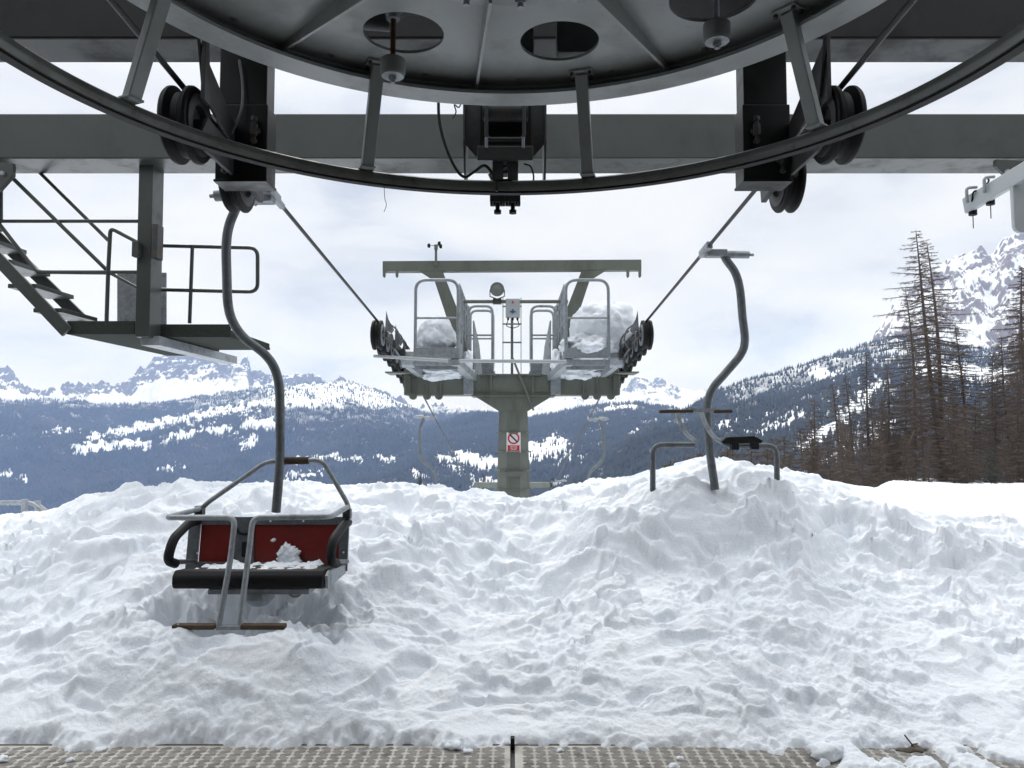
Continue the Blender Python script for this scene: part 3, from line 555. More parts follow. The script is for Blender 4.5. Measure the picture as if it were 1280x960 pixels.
# ---- gearbox above the wheel, seen through the holes
gb = thing('gearbox', 'dark gear drive housing half seen through the holes of the big wheel', 'gearbox', (WC.x, WC.y, 3.5))
b = MB(); b.lathe([(0, .1), (.62, .1), (.62, .28), (.45, .5), (.45, .9), (0, .9)], (WC.x, WC.y, 3.45), 'z', 48, closed=False); b.build('housing', M['darksteel'], gb, smooth=35)
b = MB(); b.box((0, 2.3, 3.80), (3.3, 3.3, .03)); b.build('drive_deck', M['rubber'], gb)
b = MB(); b.box((.36, 3.86, 3.60), (.26, .12, .16)); b.box((.05, 3.84, 3.60), (.12, .2, .2)); b.build('junction_box', M['rubberbuf'], gb, bevel=.006)
b = MB(); b.box((.95, 3.0, 3.95), (.7, .5, .5)); b.cyl((.6, 2.6, 3.85), (1.3, 3.3, 3.85), .12, 20); b.build('motor', M['palegrey'], gb, smooth=35, bevel=.01)
b = MB(); b.cyl((-.85, 3.62, 3.66), (-.60, 3.66, 3.66), .10, 24); b.cyl((-.44, 3.50, 3.62), (-.30, 3.56, 3.62), .06, 20); b.box((-.38, 3.62, 3.74), (.5, .08, .06)); b.build('brake_cylinder', M['rubberbuf'], gb, smooth=35)
# ---- rubber buffers hanging through the holes
for (px, py, d, lab) in ((491, 84, 3.36, 'grey rubber buffer on a rusty rod hanging through the left hole of the big wheel'), (896, 40, 3.12, 'grey rubber buffer on a clean rod hanging through the right hole of the big wheel')):
    c = P(px, py, d); t = thing('rubber_buffer', lab, 'buffer', c, 'buffers hanging through the wheel')
    b = MB(); b.lathe([(0, -.036), (.052, -.036), (.056, -.028), (.056, .032), (.05, .037), (0, .037)], c, 'z', 28, closed=False); b.build('rubber_block', M['rubberbuf'], t, smooth=40)
    b = MB(); b.lathe([(0, -.043), (.05, -.043), (.05, -.036), (0, -.036)], c, 'z', 28); b.cyl(c - Vector((0, 0, .043)), c - Vector((0, 0, .062)), .018, 6); b.cyl(c - Vector((0, 0, .06)), c - Vector((0, 0, .072)), .011, 8); b.build('washer', M['galv'], t, smooth=40)
    b = MB(); b.cyl(c, c + Vector((0, 0, .34)), .012, 10); b.build('rod', M['rust'] if px < 600 else M['galv'], t, smooth=40)
    b = MB(); q = c + Vector((0, 0, .22)); b.lathe([(0, 0), (.03, 0), (.055, .1), (.055, .2), (0, .2)], q, 'z', 20, closed=False); b.box(q + Vector((.05, 0, .17)), (.17, .09, .02)); b.build('hanger_bracket', M['galv'], t, smooth=35)
# ---- deflection sheaves on the posts
def sheave(b_rubber, b_rim, x, y, z, r, wid):
    b_rubber.lathe([(r * .55, -wid / 2), (r * .96, -wid / 2), (r, -wid * .42), (r, -wid * .30), (r * .84, -wid * .12), (r * .84, wid * .12), (r, wid * .30), (r, wid * .42), (r * .96, wid / 2), (r * .55, wid / 2)], (x, y, z), 'x', 40)
    b_rim.lathe([(.03, -wid * .3), (r * .5, -wid * .3), (r * .52, -wid * .56), (r * .8, -wid * .56), (r * .8, wid * .56), (r * .52, wid * .56), (r * .5, wid * .3), (.03, wid * .3)], (x, y, z), 'x', 40)
    b_rim.cyl((x - wid * .8, y, z), (x + wid * .8, y, z), .032, 14)
for sx, lab in ((-1, 'pair of black rubber sheaves on the left hanging post beside the red chair'), (1, 'pair of black rubber sheaves on the right hanging post')):
    X0 = RX * sx; t = thing('sheave_assembly', lab, 'sheaves', (X0, 4.15, zrope(4.15)), 'rope sheaves on the hanging posts')
    for d, r, wid in ((3.74, .188, .13), (4.45, .185, .10)):
        zc = zrope(d) - r * .84 - .014; b, c = MB(), MB(); sheave(b, c, X0, d, zc, r, wid); s_ = b.build('sheave', M['rubber'], t, smooth=35); c.build('sheave_hub', M['darksteel'], s_, smooth=35)
    xi = X0 - sx * .105; zc = zrope(4.15) - .2
    b = MB(); b.prism([(3.62, zc - .05), (3.72, zc - .08), (4.08, zc - .08), (4.08, zc + .07), (3.72, zc + .09)], (xi, 0, 0), (0, 1, 0), (0, 0, 1), .02); b.build('rocker_plate', M['darksteel'], t, bevel=.003)
    b = MB(); b.poly3([(xi, 3.60, zrope(3.6) + .20), (xi, 3.64, zrope(3.6) + .17), (xi, 4.10, zrope(4.1) + .0), (xi, 4.10, zrope(4.1) - .12), (xi, 3.68, zrope(3.6) - .06)], .014)
    b.poly3([(xi + .02, 3.62, zrope(3.6) - .1), (xi + .02, 3.70, zrope(3.6) - .1), (xi + .02, 3.66, zrope(3.6) + .26), (xi + .02, 3.62, zrope(3.6) + .27)], .02); b.build('rope_catcher', M['darksteel'], t, bevel=.002)
    b = MB(); b.cyl((X0, 4.30, zc + .02), (X0 - sx * .2, 4.30, zc + .02), .04, 20); b.bar((xi, 4.2, zc + .02), (xi, 4.56, zc - .04), .03, .1); b.build('axle', M['darksteel'], t, smooth=40)

# ---- centre brake mechanism
d0 = 4.42; mz = thing('rope_brake', 'dark boxy brake mechanism with twin jaws hanging under the middle of the wheel', 'brake', P(631, 268, d0))
b = MB(); D_ = .30
for pts in ([(580, 128), (580, 205), (586, 222), (597, 222), (596, 176), (612, 205), (612, 128)], [(682, 128), (682, 205), (676, 222), (667, 222), (668, 176), (652, 205), (652, 128)]):
    pp = [P(x, y, d0) for x, y in pts[:4] + pts[4:]]
    x0 = pp[0].x; b.poly3([P(pts[0][0], y, d0) + Vector((0, dy, 0)) for y, dy in ((112, 0), (176, 0), (222, .12), (222, .3), (112, .3))], .012)
    sgn = 1 if x0 < 0 else -1; b.poly3([P(pts[0][0], 112, d0 + .14), P(pts[0][0] + sgn * 30, 112, d0 + .14), P(pts[0][0] + sgn * 30, 200, d0 + .14), P(pts[0][0] + sgn * 15, 196, d0 + .14), P(pts[0][0], 178, d0 + .14)], .012)
b.build_each('side_plate', M['darksteel'], mz, bevel=.002)
b = MB(); b.bar(P(597, 195, d0 - .03), P(666, 195, d0 - .03), .10, .085); b.build('cross_bar', M['frame'], mz, bevel=.004)
b = MB(); b.tube(fillet([P(608, 128, d0 - .06), P(608, 174, d0 - .06), P(655, 174, d0 - .06), P(655, 128, d0 - .06)], .03), .012, 10); b.cyl(P(603, 140, d0), P(660, 140, d0), .055, 24); b.build('curved_hood', M['darksteel'], mz, smooth=40)
b = MB(); b.box(P(632, 160, d0 + .16), (.30, .16, .36)); b.build('housing', M['rubber'], mz, bevel=.01)
for px in (608, 654): MB().cyl(P(px, 172, d0 - .08), P(px, 185, d0 - .08), .010, 10).build('pin', M['galv'], mz, smooth=40)
b = MB(); b.cyl(P(612, 222, d0 - .02), P(642, 207, d0 - .02), .022, 12); b.cyl(P(640, 208, d0 - .02), P(645, 206, d0 - .02), .03, 12); b.build('hydraulic_ram', M['galv'], mz, smooth=40)
b = MB()
b.box(P(622.5, 222, d0), (.062, .1, .2)); b.box(P(641, 222, d0), (.062, .1, .2)); b.box(P(631, 214, d0), (.03, .08, .05)); b.build_each('drop_arm', M['darksteel'], mz, bevel=.003)
for px in (622, 641):
    b = MB(); c = P(px, 247, d0); b.box(c, (.088, .11, .075)); 
    for q in (-.036, -.018, .022, .038): b.cyl(c + Vector((q, -.04, -.03)), c + Vector((q, -.04, -.058)), .007, 8)
    j = b.build('jaw', M['rubber'], mz, bevel=.004); b = MB(); b.cyl(c + Vector((0, 0, -.03)), c + Vector((0, 0, -.075)), .013, 10); b.cyl(c + Vector((0, 0, -.075)), c + Vector((0, 0, -.095)), .022, 10); b.build('jaw_bolt', M['rubber'], j, smooth=40)
def cable(pts, r, lab, m='rubber'):
    b = MB(); b.tube(smooth_path(pts, 8), r, 8); o = b.build('cable', M[m], None, smooth=60); recenter(o); return tag(o, lab, 'cable')
cable([P(548, 118, 4.4), P(549, 150, 4.38), P(556, 180, 4.36), P(568, 208, 4.34), P(580, 221, 4.34), P(592, 215, 4.34), P(606, 207, 4.36), P(618, 220, 4.36)], .009, 'thick black cable looping down left of the central brake mechanism')
cable([P(655, 205, 4.36), P(663, 208, 4.36), P(667, 220, 4.36), P(666, 230, 4.36)], .005, 'thin black cable curling right of the brake jaws')
cable([P(647, 243, 4.40), P(656, 240, 4.38), P(660, 234, 4.36)], .004, 'short thin wire end below the guide ring beside the jaws')
cable([P(480, 230, 3.75), P(481, 248, 3.75), P(483, 256, 3.75), P(480, 265, 3.75)], .0015, 'hair thin loose wire dangling from the guide ring')
cable([P(299, 75, 4.07), P(303, 105, 4.07), P(302, 135, 4.05), P(293, 160, 4.05), P(285, 172, 4.05)], .007, 'grey hose running down the face of the left hanging post', 'rubberbuf')
cable([P(578, 122, 4.4), P(574, 134, 4.4), P(568, 131, 4.38), P(570, 140, 4.38), P(566, 148, 4.38)], .004, 'frayed rusty wire tuft beside the top of the brake mechanism', 'rust')

# ---- haul rope: one loop round the wheel, over both sheaves, over the tower and down the line
dd = list(np.linspace(WC.y, 16, 60)) + [20, 24, 28, 33, 45, 70, 120]
left = [Vector((-RX - .02 * (d < 2.5), d, zrope(d))) for d in dd]; right = [Vector((RX - .02 * (d < 2.5), d, zrope(d))) for d in dd]
arc = [Vector((WC.x - RX * math.cos(a), WC.y - RX * math.sin(a), zrope(WC.y))) for a in np.linspace(0, math.pi, 40)[1:-1]]
b = MB(); b.tube(left[::-1] + arc + right, .0145, 8); tag(recenter(b.build('haul_rope', M['rope'], None, smooth=60)), 'dark greasy steel haul rope running from the big wheel over the tower and down', 'rope')

# ================================================================== platform edge
def checker(x0, x1, lab):
    t = thing('floor_plate', lab, 'metal plate', ((x0 + x1) / 2, 3.5, 0), 'checker plates along the platform edge')
    b = MB(); b.box(((x0 + x1) / 2, 3.4, -.006), (x1 - x0, 1.2, .012)); b.build('sheet', M['plate'], t, bevel=.002)
    b = MB(); b.box(((x0 + x1) / 2, 4.0 + .006, -.03), (x1 - x0, .012, .065)); b.build('edge_strip', M['darksteel'], t)
    b = MB(); sx_, sy_ = .062, .036
    for j in range(int(.42 / sy_)):
        for i in range(int((x1 - x0 - .04) / sx_)):
            cx, cy_ = x0 + .035 + (i + .5) * sx_, 3.975 - (j + .5) * sy_; a = R(33) if (i + j) % 2 else R(-33); ca, sa = math.cos(a), math.sin(a)
            for q in (-1.5, -.5, .5, 1.5):
                ox, oy = -sa * q * .0086, ca * q * .0086; hl, hw, h = .028 - .002 * abs(q), .0027, .003
                vs = [(cx + ox + ca * l * hl - sa * w_ * hw, cy_ + oy + sa * l * hl + ca * w_ * hw, 0.0002) for l, w_ in ((-1, -1), (1, -1), (1, 1), (-1, 1))]
                vt = [(cx + ox + ca * l * hl * .85 - sa * w_ * hw * .5, cy_ + oy + sa * l * hl * .85 + ca * w_ * hw * .5, h) for l, w_ in ((-1, -1), (1, -1), (1, 1), (-1, 1))]
                b.add(vs + vt, [(4, 5, 6, 7), (0, 1, 5, 4), (1, 2, 6, 5), (2, 3, 7, 6), (3, 0, 4, 7)])
    me = bpy.data.meshes.new('raised_lugs'); off = WORLD[t.name]; me.from_pydata([(x - off.x, y - off.y, z - off.z) for x, y, z in b.v], [], b.f)
    link('raised_lugs', me, M['lug'], t)
M['lug'] = mat('worn lug tops', (.36, .345, .315), .4, .2, .2, 9, .05, 60, (.19, .18, .16), 6)
checker(-3.6, -.008, 'bare metal checker plate left of the black gap in the platform edge')
checker(.014, 3.6, 'snow scattered metal checker plate right of the black gap in the platform edge')
b = MB(); b.box((.003, 4.0, .012), (.021, .04, .06)); tag(recenter(b.build('rubber_stop', M['rubber'], None, bevel=.004)), 'small black rubber stop at the end of the gap between the floor plates', 'stop')
b = MB(); b.box((0, -1.1, -.10), (30, 7.79, .2)); tag(b.build('station_floor', M['floor']), None, None, kind='structure')
b = MB(); b.box((0, 3.38, -.25), (30, 1.18, .46)); tag(b.build('platform_base', M['darksteel']), None, None, kind='structure')

# ================================================================== chairs
def make_chair(label):
    dg = 5.1; g = Vector((-RX, dg, zrope(dg)))
    t = thing('lift_chair', label, 'lift chair', g, 'two seat lift chairs on the rope')
    q = lambda x, y, d=5.1: P(x, y, d)
    tube = M['tube']
    # grip clamped on the rope, with its spring tube
    b = MB(); b.bar(g + Vector((0, -.10, .008)), g + Vector((0, .12, -.008)), .055, .06); b.box(g + Vector((-.06, 0, -.035)), (.14, .10, .055)); b.bar(g + Vector((0, .12, -.01)), g + Vector((.0, .24, -.02)), .04, .035)
    gr = b.build('rope_grip', M['galv'], t, bevel=.006)
    top = q(306, 243); b = MB(); b.cyl(g + Vector((-.10, .0, -.05)), Vector((top.x - .05, dg, top.z + .01)), .036, 16); b.cyl(Vector((top.x - .04, dg, top.z + .0)), Vector((top.x - .20, dg, top.z - .01)), .038, 16); b.cyl(Vector((top.x - .20, dg, top.z - .01)), Vector((top.x - .235, dg, top.z - .012)), .014, 8)
    b.build('spring_tube', M['galv'], gr, smooth=40)
    h = [(305, 236), (297, 256), (287, 280), (283, 305), (283.5, 345), (285, 380), (291, 402), (305, 422), (330, 442), (343, 460), (349, 484), (350, 520), (350, 570), (347.5, 610), (345, 640)]
    b = MB(); b.tube(smooth_path([q(x, y, 5.1 + .18 * max(0, (y - 300) / 340)) for x, y in h], 6), .031, 16); b.build('hanger', tube, t, smooth=60)
    db = 5.28
    # backrest: red panels in a steel frame, leaning back
    def back(px, py): return q(px, py, db + .05 * (712 - py) / 70)
    b = MB()
    for r in ([(238, 646), (252, 646), (246, 706), (232, 712)], [(424, 646), (437, 646), (434, 714), (424, 708)], [(252, 646), (424, 646), (423, 656), (252, 656)], [(246, 702), (424, 704), (434, 714), (232, 712)], [(293, 656), (318, 656), (318, 704), (293, 703)]):
        b.poly3([back(x, y) for x, y in r], .028)
    bf = b.build('back_frame', M['tube'], t, bevel=.003)
    b = MB(); b.poly3([back(252, 655) + Vector((0, .006, 0)), back(295, 655) + Vector((0, .006, 0)), back(295, 705) + Vector((0, .006, 0)), back(248, 704) + Vector((0, .006, 0))], .012); b.build('red_panel', M['red'], bf)
    b = MB(); b.poly3([back(317, 655) + Vector((0, .006, 0)), back(425, 655) + Vector((0, .006, 0)), back(425, 706) + Vector((0, .006, 0)), back(317, 706) + Vector((0, .006, 0))], .012); b.build('red_panel', M['red'], bf)
    b = MB()
    for x, y in ((252, 652), (339, 651), (380, 651), (429, 652), (248, 691), (430, 690)):
        c = back(x, y) + Vector((0, -.014, 0)); b.cyl(c, c - Vector((0, .006, 0)), .007, 8)
    b.build_each('rivet', M['white'], bf)
    c0 = back(305, 664) + Vector((0, -.02, 0)); b = MB(); b.tube(smooth_path([back(296, 658) + Vector((0, -.02, 0)), back(300, 665) + Vector((0, -.02, 0)), back(307, 667) + Vector((0, -.02, 0)), back(314, 665) + Vector((0, -.02, 0)), back(318, 659) + Vector((0, -.02, 0))], 5), .009, 8); b.box(back(308, 686) + Vector((0, -.02, 0)), (.045, .02, .10)); b.build('latch', M['rubber'], bf, smooth=40)
    # seat
    z0 = q(300, 715, 4.78).z; xl, xr = q(218, 715, 4.78).x, q(406, 715, 4.78).x
    b = MB(); prof = [(4.74, z0 - .02), (4.735, z0 - .06), (4.75, z0 - .095), (4.80, z0 - .105), (5.26, z0 - .085), (5.27, z0 - .03), (4.84, z0 + .005), (4.775, z0 + .012)]
    b.prism([(y, z) for y, z in prof], ((xl + xr) / 2, 0, 0), (0, 1, 0), (0, 0, 1), xr - xl); se = b.build('seat', M['rubber'], t, bevel=.012, smooth=35)
    b = MB(); b.prism([(4.78, z0 - .10), (4.76, z0 - .02), (4.84, z0 - .0), (5.28, z0 - .04), (5.28, z0 - .10)], (xr + .013, 0, 0), (0, 1, 0), (0, 0, 1), .02); b.build('end_cheek', M['galv'], se, bevel=.003)
    b = MB(); b.box(((xl + xr) / 2 + .05, 4.97, z0 - .125), (.62, .34, .03)); b.box((q(325, 740, 4.9).x, 4.95, z0 - .155), (.09, .3, .05))
    b.lathe([(0, -.11), (.05, -.10), (.09, -.06), (.105, 0), (0, 0)], (q(323, 740, 4.9).x, 4.92, z0 - .13), 'z', 24, closed=False); b.build('seat_bracket', M['galv'], t, smooth=35)
    b = MB(); c = q(369, 738, 4.86); b.tube([c + Vector((-.045, 0, .02))] + [c + Vector((-.045 * math.cos(a), 0, .01 - .05 * math.sin(a))) for a in np.linspace(0, math.pi, 9)] + [c + Vector((.045, 0, .02))], .008, 8); b.build('hook', M['galv'], t, smooth=50)
    # arm loops
    xa = q(238, 670, db).x
    b = MB(); b.tube(fillet([(xa + .04, 5.30, z0 + .25), (xa + .03, 5.18, z0 + .25), (xa + .05, 4.90, z0 + .185), (xa + .04, 4.84, z0 + .06), (xa + .04, 4.96, z0 + .02)], .06, 7), .03, 12); a1 = b.build('arm_loop', M['rubber'], t, smooth=60)
    b = MB(); b.cyl((xa + .04, 4.96, z0 + .03), (xa + .04, 5.28, z0 - .02), .016, 10); b.build('arm_stay', tube, a1, smooth=60)
    xb = q(434, 670, db).x
    b = MB(); b.tube(fillet([(xb, 5.30, z0 + .24), (xb + .0, 5.18, z0 + .24), (xb - .01, 4.90, z0 + .175), (xb - .01, 4.84, z0 + .06), (xb + .0, 4.96, z0 + .02)], .06, 7), .03, 12); a1 = b.build('arm_loop', M['rubber'], t, smooth=60)
    b = MB(); b.cyl((xb, 4.96, z0 + .03), (xb, 5.28, z0 - .02), .016, 10); b.build('arm_stay', tube, a1, smooth=60)
    # bail over the backrest
    b = MB(); b.tube(fillet([q(240, 650, db), q(257, 630, db), q(333, 577, db), q(403, 575, db), q(436, 632, db), q(436, 652, db)], .06, 7), .0165, 12); bl = b.build('bail', M['galv'], t, smooth=60)
    b = MB(); b.tube([q(355, 576, db), q(386, 575.6, db)], .026, 12); b.build('bail_grip', M['wood'], bl, smooth=60)
    b = MB()
    for x, y in ((250, 638), (434, 642)): b.box(q(x, y, db - .02), (.05, .06, .06)); b.cyl(q(x - 4, y, db - .04), q(x + 4, y, db - .04), .02, 12)
    b.build_each('pivot', M['darksteel'], bl, smooth=40)
    # safety bar with footrest
    ym = lambda x, y, d: q(x, y, d)
    l = [ym(250, 636, 5.24), ym(207, 647, 4.80), ym(294, 647, 4.76), ym(288, 700, 4.68), ym(273, 783, 4.58)]
    r = [ym(434, 634, 5.24), ym(413, 646, 4.80), ym(316, 647, 4.76), ym(310, 700, 4.68), ym(299, 783, 4.58)]
    b = MB(); b.tube(fillet(l, .055, 7), .0175, 12); b.tube(fillet(r, .055, 7), .0175, 12); sb = b.build('safety_bar', M['galv'], t, smooth=60)
    b = MB(); b.bar(ym(272, 784, 4.575), ym(302, 784, 4.575), .05, .02); b.build('foot_link', M['galv'], sb)
    for x0, x1 in ((217, 270), (302, 357)): MB().bar(ym(x0, 783, 4.57), ym(x1, 783, 4.57), .06, .028).build('foot_bar', M['wood'], sb, bevel=.006)
    return t
CH = make_chair('red backed two seat lift chair hanging low over a hollow in the snow')
for d, sx, lab in ((16.0, -1, 'distant lift chair half sunk behind the snow crest left of the tower'), (16.2, 1, 'distant lift chair hanger showing above the snow right of the tower'), (28.5, 1, 'farthest tiny lift chair hanger just clearing the snow right of the tower')):
    c = copy_tree(CH); c.location = (sx * RX, d, zrope(d)); c.rotation_euler.z = 0 if sx < 0 else math.pi; c['label'] = lab

# the chair buried in the mound on the right, seen from behind with its bar raised
dg = 6.35; g = Vector((RX, dg, zrope(dg))); bc = thing('buried_chair', 'grey lift chair buried in the snow mound, seen from behind with raised bar', 'lift chair', g, 'two seat lift chairs on the rope')
q = lambda x, y, d=dg: P(x, y, d)
b = MB(); b.bar(g + Vector((0, -.14, .01)), g + Vector((0, .14, -.01)), .05, .06); b.box(q(895, 317), (.17, .09, .06)); gr = b.build('rope_grip', M['galv'], bc, bevel=.006)
b = MB(); b.cyl(q(905, 318), q(936, 318.5), .032, 16); b.cyl(q(936, 318.5), q(942, 318.6), .012, 8); b.build('spring_tube', M['galv'], gr, smooth=40)
b = MB(); b.tube(smooth_path([q(903, 314), q(908, 325), q(919, 341), q(925, 362), q(928, 395), q(931, 425), q(926, 443), q(908, 465), q(892, 484), q(885, 503), q(884.5, 530), q(888, 570), q(894, 612)], 6), .034, 16); b.build('hanger', M['tube'], bc, smooth=60)
b = MB(); b.tube(fillet([q(816, 650), q(816, 556), q(868, 556)], .09, 7), .0235, 12); b.tube(fillet([q(900, 550), q(912, 557), q(971, 557), q(971.5, 665)], .09, 7), .0235, 12); b.build('back_frame', M['tube'], bc, smooth=60)
b = MB(); b.tube(smooth_path([q(846, 514, 6.1), q(850, 528, 6.15), q(858, 542, 6.22), q(870, 552, 6.3)], 5), .018, 10); b.tube(smooth_path([q(876, 514, 6.1), q(882, 530, 6.15), q(892, 546, 6.22), q(902, 553, 6.3)], 5), .018, 10); rb = b.build('raised_bar', M['galv'], bc, smooth=60)
for x0, x1 in ((824, 866), (892, 915)): MB().bar(q(x0, 514.5, 6.1), q(x1, 514, 6.1), .05, .026).build('foot_bar', M['wood'], rb, bevel=.006)
MB().bar(q(862, 513, 6.1), q(896, 513, 6.1), .03, .03).build('bar_link', M['galv'], rb)
b = MB(); b.prism([(-.17, -.005), (-.13, .03), (.10, .04), (.17, .0), (.15, -.02), (-.15, -.025)], q(927, 551, 6.28), (1, 0, 0), (0, 0, 1), .06); b.box(q(918, 557, 6.28), (.06, .07, .07)); b.box(q(943, 557, 6.28), (.06, .07, .06)); b.build('arm_pad', M['rubber'], bc, bevel=.006)

# ================================================================== lift tower
TD = 11.0
tw = thing('lift_tower', 'grey green lift tower with octagonal column and crossarm standing behind the snow', 'lift tower', (0, TD + .2, -1))
b = MB(); cz = [(-2.5, .27), (CAMZ + (HOR - 640) / F * TD, .245), (P(0, 515, TD).z, .205), (P(0, 495, TD).z, .195)]
vs = []
for z, r in cz: vs += [(r / math.cos(math.pi / 8) * math.cos(R(22.5 + 45 * k)) + .02, TD + .2 + r / math.cos(math.pi / 8) * math.sin(R(22.5 + 45 * k)), z) for k in range(8)]
b.add(vs, [(i * 8 + k, i * 8 + (k + 1) % 8, i * 8 + 8 + (k + 1) % 8, i * 8 + 8 + k) for i in range(3) for k in range(8)] + [tuple(range(24, 32))]); colm = b.build('column', M['tower'], tw)
b = MB()
for y, h in ((541, .02), (565, .02), (588, .025), (612, .015)):
    z = P(0, y, TD).z; r = .212 + .04 * (y - 515) / 110 ; b.lathe([(r / math.cos(math.pi / 8), -h / 2), (r / math.cos(math.pi / 8) + .012, -h / 2), (r / math.cos(math.pi / 8) + .012, h / 2), (r / math.cos(math.pi / 8), h / 2)], (.02, TD + .2, z), 'z', 8)
b.build_each('band', M['tower'], colm)
b = MB(); b.box((.02, TD - .05, P(0, 592, TD).z), (.25, .10, .07)); b.build('step_box', M['tower'], colm, bevel=.01)
zt, zb = P(0, 468, TD).z, P(0, 494, TD).z; xw = P(775, 480, TD).x
b = MB()
for s in (-1, 1): b.poly3([(.02 + s * .58, TD - .005, zb), (.02 + s * .21, TD - .005, P(0, 514, TD).z), (.02, TD - .005, P(0, 514, TD).z), (.02, TD - .005, zb)], .02)
b.box((.02, TD + .2, zb - .005), (1.2, .5, .03)); b.build('gusset', M['tower'], colm, bevel=.003)
b = MB(); b.box((0, TD + .2, (zt + zb) / 2), (2 * xw, .42, zt - zb)); arm = b.build('crossarm', M['tower'], tw, bevel=.01)
b = MB()
for s in (-1, 1):
    for x in (1.46, 1.22, 1.02, .62, .30): b.box((s * x, TD - .025, (zt + zb) / 2), (.018, .05, zt - zb - .03))
    b.box((s * (xw - .02), TD - .02, zt + .012), (.5, .5, .02))
b.box((.0, TD - .02, zb + .01), (1.1, .06, .02)); b.box((0, TD - .02, zt - .005), (.9, .06, .02)); b.build_each('stiffener', M['tower'], arm)
b = MB()
for s in (-1, 1):
    for x in (1.42, 1.22, 1.05): b.cyl((s * x, TD - .02, zb - .01), (s * x, TD + .06, zb - .01), .055, 14)
b.build_each('lug', M['tower'], arm, smooth=40)
# top beam on slanted legs
gz0, gz1 = P(0, 338, 10.5).z, P(0, 325, 10.5).z; gx0, gx1 = P(478, 330, 10.5).x, P(802, 330, 10.5).x
b = MB(); b.box(((gx0 + gx1) / 2, 10.58, (gz0 + gz1) / 2), (gx1 - gx0, .14, gz1 - gz0), Matrix.Rotation(-R(.35), 3, 'Y')); gy = b.build('top_beam', M['tower'], tw, bevel=.006)
b = MB()
for px in (480, 496, 785, 800): c = P(px, 340, 10.5); b.poly3([c + Vector((-.02, .02, .04)), c + Vector((.02, .02, .04)), c + Vector((.018, .02, -.06)), c + Vector((0, .02, -.08)), c + Vector((-.018, .02, -.06))], .03)
b.build_each('hook', M['tower'], gy)
b = MB()
for f in (lambda x: x, lambda x: 1280 - x):
    for dy in (0, .12):
        b.poly3([P(f(x), y, 10.52 + dy) for x, y in ((522, 338), (553, 338), (574, 392), (588, 455), (578, 455), (560, 400), (544, 352))], .012)
    b.poly3([P(f(x), y, 10.52) + Vector((0, dy, 0)) for x, y, dy in ((544, 352, 0), (578, 455, 0), (578, 455, .13), (544, 352, .13))], .012)
b.build_each('leg', M['tower'], gy)
# walkways with hooped railings
wz = P(0, 441, 9.6).z
for s in (-1, 1):
    X0, X1 = s * 1.215, s * .68; b = MB(); b.box(((X0 + X1) / 2, 10.8, wz - .03), (abs(X1 - X0), 2.4, .04)); b.box(((X0 + X1) / 2, 9.6, wz + .0), (abs(X1 - X0) + .04, .03, .13)); b.box(((X0 + X1) / 2, 9.62, wz - .12), (abs(X1 - X0) + .02, .04, .07)); b.box(((X0 + X1) / 2, 9.9, wz - .16), (abs(X1 - X0) - .04, .04, .06))
    wk = b.build('walkway', M['galv'], tw, bevel=.003)
    b = MB(); zt_ = P(0, 350, 9.6).z; b.tube(fillet([(X0, 9.6, wz), (X0, 9.6, zt_), (X1, 9.6, zt_), (X1, 9.6, wz)], .14, 7), .02, 10); b.cyl((X0, 9.6, wz + .44), (X1, 9.6, wz + .44), .014, 8)
    for y in (9.9, 10.4, 10.9, 11.4): b.cyl((X1, y, wz), (X1, y, zt_ - .02), .018, 8)
    b.tube(fillet([(X1 - s * .0, 9.66, wz), (X1, 9.66, zt_ - .03), (X1, 11.7, zt_ - .03), (X1, 11.7, wz)], .1, 6), .02, 8); b.cyl((X1, 9.6, wz + .44), (X1, 11.7, wz + .44), .014, 8); b.cyl((X1, 9.6, wz + .75), (X1, 11.7, wz + .75), .014, 8)
    b.build('railing', M['galv'], wk, smooth=50)
    MB().box((X1, 10.66, wz + .08), (.012, 2.1, .20)).build('toe_board', M['galv'], wk)
    X2, X3 = s * .665, s * .30
    for y in (11.75, 12.2):
        b = MB(); z1 = P(0, 382, 11.7).z; z0 = P(0, 455, 11.7).z; b.tube(fillet([(X2, y, z0), (X2, y, z1), (X3, y, z1), (X3, y, z0)], .11, 7), .022, 10); b.cyl((X2, y, (z0 + z1) / 2), (X3, y, (z0 + z1) / 2), .016, 8); b.build('hoop', M['galv'], wk, smooth=50)
    b = MB(); b.cyl((X1, 11.72, P(0, 383, 11.7).z), (X2, 11.74, P(0, 383, 11.7).z), .018, 8); b.box(((X2 + X3) / 2, 11.95, P(0, 459, 11.7).z), (.40, .5, .14)); b.box(((X2 + X3) / 2, 11.95, P(0, 466, 11.7).z), (.44, .5, .05)); b.build('step_deck', M['galv'], wk, bevel=.003)
    b = MB(); b.bar((s * .72, 9.75, wz - .10), (s * .56, 11.0, zt - .05), .11, .09); b.box((s * .62, 10.95, (zt + zb) / 2 + .03), (.14, .12, zt - zb + .05)); b.build('bracket', M['galv'], wk, bevel=.004)
    b = MB(); b.poly3([(s * .57, 11.3, wz + .65), (s * .50, 11.5, wz + .3), (s * .44, 11.5, wz - .25), (s * .56, 11.2, wz - .25)], .02); b.build('side_panel', M['galv'], wk)
b = MB(); zc = P(0, 377, 10.55).z; b.cyl((P(572, 377, 10.55).x, 10.55, zc), (P(632, 377, 10.55).x, 10.55, zc), .025, 10); b.cyl((P(650, 377, 10.55).x, 10.55, zc), (P(710, 377, 10.55).x, 10.55, zc), .025, 10); b.build_each('cross_tube', M['tower'], tw, smooth=50)
